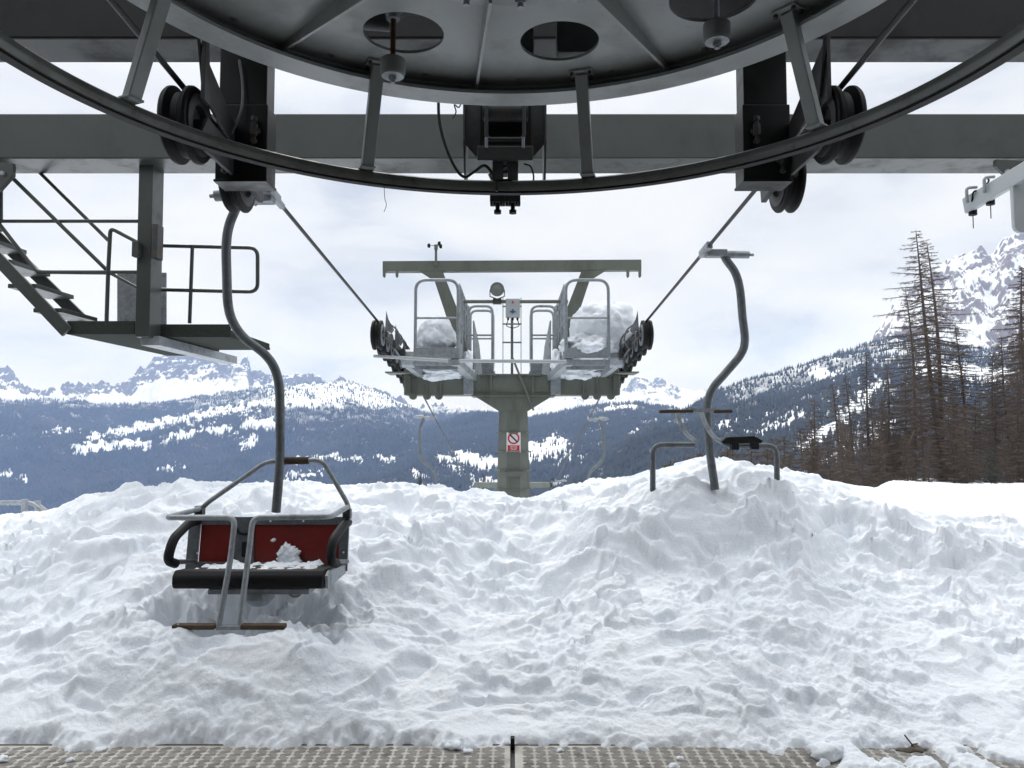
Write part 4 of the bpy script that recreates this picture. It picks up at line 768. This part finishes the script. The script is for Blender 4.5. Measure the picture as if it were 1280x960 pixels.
# thin ladder behind the box
b = MB(); yl = 11.3
for px in (629, 651): b.cyl((P(px, 0, yl).x, yl, zt), (P(px, 0, yl).x, yl, P(0, 372, yl).z), .006, 6)
for py in (383, 405, 428): b.cyl(P(628, py, yl), P(652, py, yl), .012, 8)
b.build('thin_ladder', M['tower'], tw)
b = MB(); b.cyl(P(640, 398, 11.1), P(640, 470, 11.1), .02, 10); b.bar(P(641, 448, 10.95), P(667, 513, 10.95), .03, .03); b.build('pole', M['tower'], tw)
b = MB(); b.cyl(P(467, 445, 9.4), P(560, 451, 9.4), .02, 8); b.cyl(P(574, 451, 9.4), P(708, 452, 9.4), .022, 8); b.build_each('pale_rail', M['palegrey'], tw, smooth=50)
# sheave trains
for s, lab in ((-1, 'descending row of black rope sheaves along the left end of the tower'), (1, 'descending row of black rope sheaves along the right end of the tower')):
    t = thing('sheave_train', lab, 'rope sheaves', (s * RX, 10.5, zrope(10.5)), 'sheave rows on the tower')
    for k in range(8):
        y = 9.22 + k * .385; z = zrope(y) - .165; b, c = MB(), MB(); b.lathe([(.07, -.055), (.178, -.055), (.182, -.03), (.158, -.015), (.158, .015), (.182, .03), (.178, .055), (.07, .055)], (s * RX, y, z), 'x', 28)
        sh = b.build('sheave', M['rubber'], t, smooth=35); c.lathe([(.02, -.02), (.09, -.02), (.10, -.07), (.13, -.07), (.13, .07), (.10, .07), (.09, .02), (.02, .02)], (s * RX, y, z), 'x', 24); c.cyl((s * (RX - .13), y, z), (s * (RX + .09), y, z), .022, 10); c.build('hub', M['galv'], sh, smooth=35)
    b = MB(); xi = s * (RX - .11)
    for k in range(4): y0 = 9.22 + k * .77; b.bar((xi, y0 - .06, zrope(y0) - .165), (xi, y0 + .445, zrope(y0 + .385) - .165), .03, .07)
    for k in range(2): y0 = 9.41 + k * 1.54; b.bar((xi - s * .06, y0, zrope(y0) - .24), (xi - s * .06, y0 + .77, zrope(y0 + .77) - .24), .03, .11)
    b.bar((xi - s * .12, 9.7, zrope(9.7) - .30), (xi - s * .12, 11.6, zrope(11.6) - .30), .05, .13); b.build_each('balance_beam', M['darksteel'], t, bevel=.003)
    b = MB()
    for y in (9.15, 9.9, 10.7, 11.4):
        b.poly3([(xi, y, zrope(y) + .12), (xi - s * .02, y + .05, zrope(y) + .02), (xi - s * .08, y + .12, zrope(y) - .10), (xi - s * .06, y + .05, zrope(y) - .16), (xi + s * .01, y, zrope(y) - .1)], .012)
    for k in range(7): y = 9.3 + k * .36; b.tube(smooth_path([(xi - s * .03, y, zrope(y) - .02), (xi - s * .10, y + .05, zrope(y) - .08), (xi - s * .13, y + .1, zrope(y) - .2), (xi - s * .06, y + .14, zrope(y) - .30)], 4), .011, 6)
    b.build_each('rope_catcher', M['tube'], t, bevel=.002)
    b = MB(); c = (s * 1.34, 9.9, zrope(9.9) - .33); b.lathe([(0, -.08), (.12, -.08), (.12, .08), (0, .08)], c, 'x', 8, closed=False); b.bar((s * 1.34, 9.9, zrope(9.9) - .4), (s * 1.30, 10.9, zt), .08, .1); b.build('end_box', M['galv'], t, bevel=.004)
# small things on the tower
zt2 = gz1; t = thing('anemometer', 'small cup anemometer on a stem on top of the tower beam', 'anemometer', P(545, 326, 10.5)); b = MB(); b.cyl(P(545, 332, 10.48), P(545, 312, 10.48), .018, 10); b.cyl(P(545, 312, 10.48), P(545, 306, 10.48), .026, 10); st = b.build('stem', M['tower'], t, smooth=40)
for dx, dy in ((-.10, 0), (.055, .08), (.05, -.08)):
    c = P(545, 307, 10.48); e_ = c + Vector((dx, dy, .0 if dx < 0 else .01)); b = MB(); b.cyl(c, e_, .004, 6); b.lathe([(0, -.02), (.02, -.018), (.032, 0), (.028, .02), (0, .012)], e_, 'x', 14, closed=False); b.build('cup', M['rubber'], t, smooth=60)
c = P(621.5, 362, 10.5); t = thing('floodlight', 'round grey floodlight facing the station on the tower cross tube', 'floodlight', P(621.5, 376, 10.5)); b = MB(); b.lathe([(0, .10), (.05, .09), (.085, .03), (.098, -.02), (.098, -.035), (.088, -.035), (0, -.01)], c, 'y', 28, closed=False); b.build('lamp_body', M['tower'], t, smooth=40)
b = MB(); b.lathe([(0, -.03), (.085, -.028), (.085, -.02), (0, -.02)], c, 'y', 28, closed=False); b.build('lens', M['glass'], t, smooth=40); b = MB(); b.tube([c + Vector((-.10, .02, 0)), c + Vector((-.10, .02, -.09)), c + Vector((0, .02, -.13)), c + Vector((.10, .02, -.09)), c + Vector((.10, .02, 0))], .008, 6); b.box(c + Vector((0, .03, -.16)), (.12, .09, .07)); b.build('bracket', M['darksteel'], t)
c = P(641, 385.5, 10.6); t = thing('control_box', 'pale grey control box with red and blue marks in the middle of the tower', 'box', c - Vector((0, 0, .15))); b = MB(); b.box(c, (.20, .12, .26)); bx = b.build('case', M['palegrey'], t, bevel=.012)
b = MB(); b.cyl(c + Vector((0, -.061, .075)), c + Vector((0, -.065, .075)), .014, 14); b.build('red_mark', M['signred'], bx); b = MB(); b.box(c + Vector((0, -.063, -.05)), (.024, .004, .06)); b.box(c + Vector((0, -.0635, -.055)), (.075, .004, .022)); b.build('blue_mark', M['signblue'], bx)
b = MB()
for dx in (-.065, .0, .065): b.cyl(c + Vector((dx, 0, -.13)), c + Vector((dx, 0, -.165)), .015, 10)
for dx in (-.065, .065): b.tube(smooth_path([c + Vector((dx, 0, -.16)), c + Vector((dx * 1.3, .02, -.24)), c + Vector((0, .05, -.27))], 5), .006, 6)
b.build_each('cable_gland', M['rubber'], t)
yS = TD - .02; c = P(642, 553, yS); t = thing('prohibition_sign', 'white prohibition sign with red text panel fixed to the tower column', 'sign', c - Vector((0, 0, .16)))
sw, sh_ = .20, .285; MB().box(c, (sw, .006, sh_)).build('sign_board', M['white'], t)
cc = c + Vector((0, -.004, .058)); b = MB(); b.lathe([(.062, -.002), (.084, -.002), (.084, .002), (.062, .002)], cc, 'y', 36); b.build('ring', M['signred'], t, smooth=40)
b = MB(); b.bar(cc + Vector((-.052, -.001, .052)), cc + Vector((.052, -.001, -.052)), .004, .020, up=(.7, 0, .7)); b.build('slash', M['signdark'], t)
cc = c + Vector((0, -.004, -.082)); b = MB(); b.prism([(-.085, -.045), (-.085, .045), (-.06, .04), (.06, .04), (.085, .045), (.085, -.045), (.06, -.036), (-.06, -.036)], cc, (1, 0, 0), (0, 0, 1), .003); pn = b.build('text_panel', M['signred'], t)
b = MB()
for k, (x0, x1, z) in enumerate(((-.045, -.02, .022), (-.012, .012, .022), (.02, .045, .022), (-.05, -.005, .002), (.008, .05, .002), (-.04, .04, -.018))): b.box(cc + Vector(((x0 + x1) / 2, -.003, z)), (x1 - x0, .002, .008))
b.build_each('text_line', M['white'], pn)
# the next tower down the line
t2 = thing('lift_tower', 'small far lift tower crossarm showing low behind the main tower', 'lift tower', (0, 34, -8)); MB().box((0, 34, P(0, 606, 34).z), (3.3, .35, .22)).build('crossarm', M['tower'], t2, bevel=.01); b = MB(); b.cyl((0, 34.1, -14), (0, 34.1, P(0, 606, 34).z - .05), .26, 12, .2); b.build('column', M['tower'], t2, smooth=40)
t2.location.z = -8

# ================================================================== access stair and service deck on the left
ap = thing('service_platform', 'grey service platform with stair and railings hanging from the left of the cross beam', 'platform', P(188, 430, 8.1)); m_ = M['frame']
S = 8.05; q = lambda x, y, d=S: P(x, y, d)
x0, x1 = q(172, 300).x, q(188, 300).x
b = MB(); b.poly3([q(174.5, 205), q(191, 205), q(187, 421), q(168, 421)], .002); o_ = []
b = MB(); b.bar(P(182.5, 205, 8.0) + Vector((0, .13, 0)), P(177.5, 421, 8.0) + Vector((0, .13, 0)), .15, .26, up=(0, 1, 0)); pst = b.build('hanging_column', m_, ap, bevel=.006)
b = MB(); b.box(q(197, 303, 8.0), (.06, .14, .36)); b.box(q(171, 312, 7.95), (.07, .08, .16)); b.build('switch_box', M['darksteel'], pst, bevel=.005)
zd = q(0, 418).z
def deck(px0, px1, d0, d1, name='deck', yy=418):
    b = MB(); xa, xb = q(px0, yy, d0).x, q(px1, yy, d0).x; b.box(((xa + xb) / 2, (d0 + d1) / 2, zd + .015), (xb - xa, d1 - d0, .03))
    for x in np.linspace(xa + .02, xb - .02, 3): b.box((x, (d0 + d1) / 2, zd + .055), (.03, d1 - d0 - .02, .05))
    b.box(((xa + xb) / 2, d0 - .01, zd + .07), (xb - xa, .02, .14)); return b.build(name, M['grating'], ap, bevel=.004)
deck(84, 169, 8.05, 10.4); deck(199, 289, 8.3, 9.65)
b = MB(); b.bar((q(178, 421).x + .06, 8.1, zd - .06), (q(178, 421).x + .06, 10.4, zd - .06), .20, .10); b.build('support_beam', M['galv'], ap, bevel=.004)
MB().poly3([q(147, 341, 9.0), q(208, 341, 9.0), q(208, 418, 9.0), q(147, 418, 9.0)], .02).build('screen_panel', M['galv'], ap)
b = MB(); r_ = .021
zr = zd + .14
b.tube(fillet([q(133, 408), q(135, 345), q(138, 285), q(172, 303)], .06, 6), r_, 10); b.cyl(q(137, 341), q(172, 360), r_ * .8, 8)
b.tube(fillet([q(200, 307, 8.4), q(322, 310, 8.4), q(322, 365, 8.4), q(200, 362, 8.4)], .10, 6), r_, 10); b.cyl(q(240.5, 308, 8.4), q(237, 404, 8.4), r_, 8)
b.cyl(q(-30, 276.5), q(172, 276.5), r_ * .9, 8); b.cyl(q(46, 340), q(172, 340), r_ * .9, 8)
b.tube(fillet([q(-10, 268), q(46, 340), q(136, 341)], .06, 5), r_, 8)
b.cyl(q(10, 217, 7.95), q(137, 341, 8.1), r_, 8); b.cyl(q(44, 210, 8.3), q(135, 300, 8.1), r_, 8); b.cyl(q(1, 235), q(1, 275), r_, 8); b.build('railing', m_, ap, smooth=50)
b = MB(); b.bar(q(-70, 252, 8.0), q(84, 415, 8.0), .04, .13, up=(.6, 0, .8)); b.bar(q(-60, 240, 8.75), q(107, 404, 8.75), .04, .13, up=(.6, 0, .8)); b.build_each('stringer', m_, ap, bevel=.004)
for k in range(6):
    x, y = 88 - 30.5 * k, 385 - 30.5 * k
    cx = q(x - 13, y, 8.0); cy2 = q(x + 4, y + 7, 8.75); b = MB(); b.box(((cx.x + cy2.x) / 2, 8.37, cx.z - .02), (.30, .70, .045)); b.build('step', m_, ap, bevel=.003)
# sensor arm and grey panel on the right
t = thing('sensor_arm', 'pale grey arm with two hanging sensors and bent wire brackets below the right beam end', 'sensor arm', P(1245, 235, 6.6)); q = lambda x, y, d=6.6: P(x, y, d)
b = MB(); b.bar(P(1207, 258, 6.9), P(1320, 191, 6.0), .05, .145); b.build('arm', M['palegrey'], t, bevel=.004)
for dx, dy in ((0, 0), (22, -13)):
    d = 6.85 - dx * .008; b = MB(); b.tube(fillet([P(1209 + dx, 254 + dy, d - .05), P(1208 + dx, 235 + dy, d - .05), P(1221 + dx, 234 + dy, d - .05)], .03, 4), .014, 8); b.build('bent_bracket', M['galv'], t, smooth=50)
    b = MB(); c = P(1216 + dx, 265 + dy, d); b.cyl(c + Vector((0, 0, .02)), c - Vector((0, 0, .03)), .035, 12); b.cyl(c - Vector((0, 0, .03)), c - Vector((0, 0, .15)), .004, 6); b.build('sensor', M['rubber'], t, smooth=40)
b = MB(); b.tube(smooth_path([P(1215, 252, 6.8), P(1217, 240, 6.75), P(1226, 238, 6.75), P(1234, 236, 6.7)], 5), .008, 6); b.tube(smooth_path([P(1232, 232, 6.7), P(1236, 226, 6.7), P(1234, 222, 6.7)], 5), .008, 6); b.build_each('sensor_wire', M['rubber'], t, smooth=50)
t = thing('grey_panel', 'pale grey rounded sheet panel hanging at the right edge beside the sensor arm', 'panel', P(1300, 290, 6.4)); q = lambda x, y, d=6.4: P(x, y, d); b = MB(); pts = [q(1262, 225), q(1340, 190), q(1345, 292), q(1275, 291)] 
b.poly3([q(1263, 222), q(1360, 180), q(1360, 292)] + [q(1276 - 10 * math.sin(a), 281 + 10.5 * math.cos(a)) for a in np.linspace(0, 1.5, 6)], .05); b.build('sheet', M['palegrey'], t, bevel=.012)
# handrail beyond the snow on the left
t = thing('tubular_railing', 'galvanised tubular railing poking out of the snow at the far left', 'railing', P(30, 640, 11.5)); q = lambda x, y, d=11.5: P(x, y, d)
b = MB(); b.tube(fillet([q(-120, 629), q(38, 627.5), q(62, 645)], .1, 5), .028, 10); b.tube(fillet([q(-120, 631, 12), q(46, 629, 12), q(66, 645, 12)], .1, 5), .028, 10); b.build('rail', M['galv'], t, smooth=50)
b = MB(); b.cyl(q(31, 624), q(31, 665), .045, 12); b.cyl(q(47, 626, 12), q(47, 665, 12), .045, 12); b.build_each('post', M['galv'], t, smooth=50)

# ================================================================== loose snow
def lump(c, sx, sy, sz, seed, lab, cat, grp=None, sub=4, rough=.35, name='snow_lump', flat=.0):
    bm = bmesh.new(); bmesh.ops.create_icosphere(bm, subdivisions=sub, radius=1)
    off = Vector((seed * 3.7, seed * 1.3, seed * 7.1))
    for v_ in bm.verts:
        n = mn.fractal(v_.co * 1.4 + off, .8, 2.1, 5); k = 1 + rough * n; p = v_.co * k
        if p.z < 0: p.z *= (1 - flat)
        v_.co = (p.x * sx, p.y * sy, p.z * sz)
    me = bpy.data.meshes.new(name); bm.to_mesh(me); bm.free(); me.shade_smooth(); o = link(name, me, M['snow']); o.location = c; return tag(o, lab, cat, grp)
lump(Vector((-1.0, 10.1, wz + .21)), .26, .42, .32, 3, 'rounded heap of snow inside the left walkway railing of the tower', 'snow heap', 'snow heaps on the tower', sub=5, flat=.3, rough=.15)
lump(Vector((1.22, 10.15, wz + .34)), .44, .5, .42, 8, 'tall bulging heap of snow behind the right walkway railing of the tower', 'snow heap', 'snow heaps on the tower', sub=5, flat=.3, rough=.18)
lump(Vector((1.0, 10.0, wz + .08)), .36, .45, .22, 5, 'low heap of snow on the right walkway deck of the tower', 'snow heap', 'snow heaps on the tower', sub=5, flat=.3)
for s, lab in ((-1, 'crusted snow hanging over the tower crossarm under the left walkway'), (1, 'crusted snow hanging over the tower crossarm under the right walkway')):
    lump(Vector((s * .98, 10.95, zt + .02)), .36, .22, .10, 11 + s, lab, 'snow heap', 'snow heaps on the tower', sub=5, rough=.5)
for s, lab in ((-1, 'small wedge of snow on the inner left tower bracket'), (1, 'small wedge of snow on the inner right tower bracket')): lump(Vector((s * .62, 10.6, wz - .02)), .08, .2, .14, 21 + s, lab, 'snow heap', 'snow heaps on the tower', rough=.4)
# snow on the red chair
bk = lambda x, y: P(x, y, 5.26)
b = MB(); gx = np.linspace(P(244, 712, 4.95).x, P(400, 712, 4.95).x, 90); gy_ = np.linspace(4.84, 5.22, 26); GY, GX = np.meshgrid(gy_, gx, indexing='ij')
zs = P(300, 715, 4.78).z; ed = sstep(0, .05, GX - gx[0]) * sstep(0, .05, gx[-1] - GX) * sstep(0, .05, GY - 4.84) * sstep(0, .04, 5.22 - GY)
hh = ed * np.clip(.006 + .03 * fbm(GX * 9, GY * 9, 71, 4, .6), -.006, .05) - .004
tag(recenter(grid_mesh('snow_layer', GX, GY, zs + .004 - .03 * (GY - 4.84) / .4 + hh, M['snow'])), 'thin lumpy layer of snow lying on the seat of the red chair', 'snow')
def splat(c, w_, h_, seed, lab):
    n = 44; a = np.linspace(-1.15, 1.15, n); A, B = np.meshgrid(a, a, indexing='ij'); rr = np.hypot(A, B); th = np.arctan2(B, A)
    lim = .78 + .28 * fbm(np.cos(th) * 1.6 + seed, np.sin(th) * 1.6, 81, 3, .5) + .12 * (B > 0) * np.exp(-((A + .2) / .25) ** 2)
    h = .035 * sstep(0, .25, lim - rr) * (1 + .5 * fbm(A * 2.2, B * 2.2, seed, 2)) - .018 * (rr > lim)
    bm = bmesh.new(); vv = [[bm.verts.new((c.x + A[i, j] * w_, c.y - h[i, j] + .10 * B[i, j] * h_, c.z + B[i, j] * h_)) for j in range(n)] for i in range(n)]
    for i in range(n - 1):
        for j in range(n - 1):
            if max(rr[i, j] - lim[i, j], rr[i + 1, j + 1] - lim[i + 1, j + 1]) < .06: bm.faces.new((vv[i][j], vv[i + 1][j], vv[i + 1][j + 1], vv[i][j + 1]))
    bmesh.ops.delete(bm, geom=[x for x in bm.verts if not x.link_faces], context='VERTS')
    me = bpy.data.meshes.new('snow_splat'); bm.to_mesh(me); bm.free(); me.shade_smooth(); return tag(recenter(link('snow_splat', me, M['snow'])), lab, 'snow')
splat(bk(362, 695) + Vector((0, -.012, 0)), .105, .085, 3, 'ragged patch of snow stuck to the red backrest')
splat(bk(342, 675) + Vector((0, -.002, 0)), .014, .014, 9, 'tiny fleck of snow high on the red backrest')
# clods lying on the plates
for k, (px, py, s, lab) in enumerate(((568, 925, .035, 'fist sized snow clod spilling over the left plate edge'), (585, 930, .02, 'little snow clod beside the larger spill on the left plate'), (88, 940, .018, 'little round snow clod alone on the left plate'), (3, 940, .025, 'snow clod cut by the left picture edge on the plate'),
        (842, 948, .022, 'snow clod in the slush patch on the right plate'), (850, 938, .015, 'tiny snow clod above another in the slush patch'), (870, 960, .03, 'snow clod at the bottom edge of the picture on the right plate'), (700, 928, .014, 'tiny snow clod at the plate edge right of the gap'), (760, 958, .018, 'snow clod low on the right plate left of the slush'), (1035, 935, .07, 'rounded snow block sitting over brown dirt at the plate end'))):
    d = 1.6 / ((py - HOR) / F); p = P(px, py, d); z = max(float(ground(p.x, p.y)), 0); lump(Vector((p.x, p.y, z + s * .3)), s * 1.25, s, s * .7, 30 + k, lab, 'snow clod', 'snow clods on the floor plates', sub=3, rough=.4, flat=.3, name='snow_clod')
def on_snow(px, py):
    lo, hi = 3.6, 8.0
    for d in np.linspace(3.6, 8, 600):
        p = P(px, py, d)
        if p.z <= float(ground(p.x, p.y)): return p
    return P(px, py, 4)
p = on_snow(1140, 938); o = lump(p + Vector((0, 0, .004)), .07, .05, .016, 60, 'flat patch of brown dirt in the snow under the twig', 'dirt', sub=3, rough=.6, name='dirt_patch'); o.data.materials[0] = M['dirt']
p2 = on_snow(1040, 938); o = lump(p2 + Vector((-.02, .0, .004)), .07, .04, .02, 61, 'brown dirt showing under the rounded snow block', 'dirt', sub=3, rough=.6, name='dirt_patch'); o.data.materials[0] = M['dirt']
b = MB(); b.tube([p + Vector((.015, 0, -.01)), p + Vector((.0, 0, .03)), p + Vector((-.035, .0, .075))], .004, 6); b.tube([p + Vector((.0, 0, .03)), p + Vector((.03, 0, .034))], .003, 5); tag(recenter(b.build('twig', M['bark'])), 'little dark forked twig sticking up from the snow', 'twig')

# ================================================================== trees
def larch_mesh(seed, H, lean, nb=130, dens=1.0, low=.1, wide=.2):
    g = random.Random(seed); tr = MB(); cr = MB()
    bend = g.uniform(-.4, .4); path = [Vector((lean * H * t + bend * math.sin(t * 3) * .6, .25 * math.sin(t * 4 + seed), H * t)) for t in (0, .1, .25, .4, .55, .7, .85, 1)]
    sp = smooth_path(path, 4); n = len(sp); tr.tube(sp, .1, 9, rs=[.02 + .0125 * H * (1 - i / (n - 1)) ** .9 for i in range(n)])
    def at(t): k = t * (n - 1); i = min(int(k), n - 2); return sp[i].lerp(sp[i + 1], k - i)
    for i in range(nb):
        t = low + (1 - low) * ((i + g.random()) / nb) ** .9; t = min(t, .995)
        L = H * wide * (1 - t) ** .75 * g.uniform(.30, 1.2) + .2; az = i * 2.39996 + g.uniform(-.5, .5); o = at(t); d = Vector((math.cos(az), math.sin(az), 0))
        dr = g.uniform(.05, .32) * (1 - .6 * t); pts = [o + d * L * s + Vector((0, 0, L * (-dr * s * 1.2 + .35 * dr * s * s * s + .10 * s * (t > .8)))) for s in (0, .25, .5, .75, 1)]
        r0 = .020 + .013 * L; cr.tube(pts, r0, 3, rs=[r0, r0 * .8, r0 * .6, r0 * .4, .004])
        for k in range(int((10 + L * 15) * dens)):
            s = g.uniform(.12, 1.0); j = min(int(s * 4), 3); p = pts[j].lerp(pts[j + 1], s * 4 - j); l = g.uniform(.12, .5) * (1.15 - .6 * s) * min(1.3, .5 + L * .4)
            side = d.cross(Vector((0, 0, 1))) * g.choice((-1, 1)); v_ = (side * g.uniform(.3, 1) + d * g.uniform(.2, .8) + Vector((0, 0, g.uniform(-.7, .25)))).normalized() * l
            wv = v_.cross(Vector((g.uniform(-1, 1), g.uniform(-1, 1), .4))).normalized() * .016; w2 = v_.cross(wv).normalized() * .016
            cr.add([p + wv, p - wv * .5 + w2 * .9, p - wv * .5 - w2 * .9, p + v_], [(0, 1, 3), (1, 2, 3), (2, 0, 3)])
    return tr, cr
def me_of(name, b, mtl):
    me = bpy.data.meshes.new(name); me.from_pydata(b.v, [], b.f); me.materials.append(mtl); return me
LA = []
for seed, H, lean, nb, dens, low, wide in ((1, 17, -.10, 150, 1.15, .10, .36), (2, 16.5, -.04, 125, 1.0, .15, .31), (3, 12, .02, 120, 1.4, .1, .25), (4, 9, .0, 115, 1.9, .03, .28), (5, 14, .03, 150, 2.0, .06, .30)):
    tr, cr = larch_mesh(seed, H, lean, nb, dens, low, wide); LA.append((me_of('trunk', tr, M['bark']), me_of('crown', cr, M['twig']), H))
def larch(px, d, H, kind, lab, rz=0, grp='bare larches on the right'):
    x = (px - 640) / F * d; z = float(ground(x, d, False)); r = bpy.data.objects.new('larch_tree', None); C.objects.link(r); r.location = (x, d, z - .3); k = H / LA[kind][2]; r.scale = (k, k, k); r.rotation_euler.z = rz; tag(r, lab, 'tree', grp)
    for nm, me in (('trunk', LA[kind][0]), ('crown', LA[kind][1])):
        o = bpy.data.objects.new(nm, me); C.objects.link(o); o.parent = r
def hfor(px, d, ytop):
    return CAMZ + (HOR - ytop) / F * d - float(ground((px - 640) / F * d, d, False)) + .3
for px, d, yt, kd, lab, rz in ((1182, 44, 286, 0, 'tallest bare brown larch, leaning left against the sky', 0), (1176, 47, 300, 1, 'second tall larch close behind the tallest, thin and straight', 0),
        (1143, 42, 360, 1, 'slim larch trunk just left of the tallest leaning larch', .3), (1201, 46, 405, 2, 'medium larch with a bare pole top right of the two tallest', 1.2), (1285, 38, 330, 4, 'wide dark larch cut by the right picture edge', .8), (1262, 45, 420, 4, 'bushy larch in front of the rocky mountain near the right edge', 2.2)):
    larch(px, d, hfor(px, d, yt), kd, lab, rz)
for k, (px, d, yt, kd) in enumerate(((1240, 52, 440, 4), (1272, 54, 400, 1), (1300, 48, 350, 4), (1310, 42, 380, 4))): larch(px, d, hfor(px, d, yt), kd, 'tall bare larch in the dense clump along the right picture edge', k * 1.3 + .2, 'larch clump at the right picture edge')
small = [(1015, 60, 500, 2), (1044, 52, 480, 2), (1062, 50, 470, 2), (1086, 47, 440, 2), (1108, 46, 455, 4), (1128, 48, 470, 4), (1150, 40, 480, 4), (1170, 41, 500, 3), (1195, 40, 490, 4), (1216, 42, 500, 3), (1240, 40, 480, 4), (1268, 37, 455, 4), (1100, 38, 535, 3), (1130, 36, 540, 3), (1075, 40, 545, 3), (1160, 35, 545, 3), (1200, 36, 550, 3), (1255, 34, 540, 3), (1290, 36, 500, 3), (1035, 48, 545, 3), (1050, 44, 560, 3)]
for k, (px, d, yt, kd) in enumerate(small): larch(px, d, hfor(px, d, yt), kd, 'smaller bare brown larch among the crowded lower trees on the right', k * 1.1, 'crowded smaller larches on the right')
rs = random.Random(12)
for k in range(28):
    px = rs.uniform(985, 1300); d = rs.uniform(33, 58); yt = rs.uniform(505, 565) - .05 * (px - 985); larch(px, d, hfor(px, d, yt), rs.choice((3, 4, 3)), 'smaller bare brown larch among the crowded lower trees on the right', rs.uniform(0, 6), 'crowded smaller larches on the right')
mid = [(985, 75, 545, 3), (968, 80, 548, 3), (950, 70, 552, 3), (935, 85, 553, 3), (918, 80, 560, 3), (1000, 66, 535, 3), (905, 95, 562, 3), (1020, 64, 560, 3), (880, 100, 566, 3), (860, 105, 572, 3), (960, 62, 565, 3), (990, 58, 566, 3), (845, 110, 575, 3), (1008, 55, 570, 3)]
for k, (px, d, yt, kd) in enumerate(mid): larch(px, d, hfor(px, d, yt), kd, 'low bare larch in the brown thicket behind the buried chair', k * 1.7 + .4, 'brown larch thicket behind the buried chair')
# evergreens
def spruce(px, d, yt, yb, lab, seed, wide=.24, mtl='needle', nm='spruce_tree'):
    g = random.Random(seed); z0 = CAMZ + (HOR - yb) / F * d; H = CAMZ + (HOR - yt) / F * d - z0; x = (px - 640) / F * d; t = thing(nm, lab, 'tree', (x, d, z0))
    tr = MB(); o = Vector((x, d, z0)); tr.tube([o - Vector((0, 0, 2)), o + Vector((0, 0, H * .5)), o + Vector((0, 0, H))], .1, 7, rs=[.014 * H, .009 * H, .01]); tr.build('trunk', M['bark'], t, smooth=50)
    cr = MB(); nb = 80
    for i in range(nb):
        q = .05 + .95 * (i + g.random()) / nb; L = H * wide * (1 - q) ** .8 * g.uniform(.6, 1.2) + .04 * H; az = i * 2.4 + g.uniform(-.4, .4); dd_ = Vector((math.cos(az), math.sin(az), 0)); p0 = o + Vector((0, 0, H * q)); sd_ = Vector((-dd_.y, dd_.x, 0))
        for k in range(14):
            s = (k + g.random()) / 14; p = p0 + dd_ * L * s - Vector((0, 0, L * .35 * s * s)); l = .30 * L * (1.1 - s) + .012 * H; v_ = (sd_ * g.choice((-1, 1)) * g.uniform(.4, 1) + dd_ * g.uniform(.3, .9) + Vector((0, 0, g.uniform(-.6, .25)))).normalized() * l; wv = v_.cross(Vector((g.uniform(-1, 1), g.uniform(-1, 1), g.uniform(-1, 1)))).normalized() * l * .16; w2 = v_.cross(wv).normalized() * l * .1
            cr.add([p - v_ * .15, p + wv, p + w2, p - wv, p + v_], [(0, 1, 2), (0, 2, 3), (0, 3, 1), (1, 4, 2), (2, 4, 3), (3, 4, 1)])
    me = me_of('crown', cr, M[mtl]); me.transform(Matrix.Translation(-o)); c = bpy.data.objects.new('crown', me); C.objects.link(c); c.parent = t
spruce(526, 48, 588, 618, 'small dark spruce poking above the snow left of the tower', 3, .3)
spruce(605, 44, 592, 630, 'brownish young tree right against the left side of the tower column', 5, .32, 'bush')
spruce(690, 52, 597, 630, 'dark young spruce just right of the tower column', 7, .4)
spruce(716, 46, 600, 632, 'brownish bushy young tree right of the tower near the far chair', 9, .34, 'bush')
spruce(1236, 33, 560, 640, 'dark green spruce among the brown larches at the lower right', 11, .26)
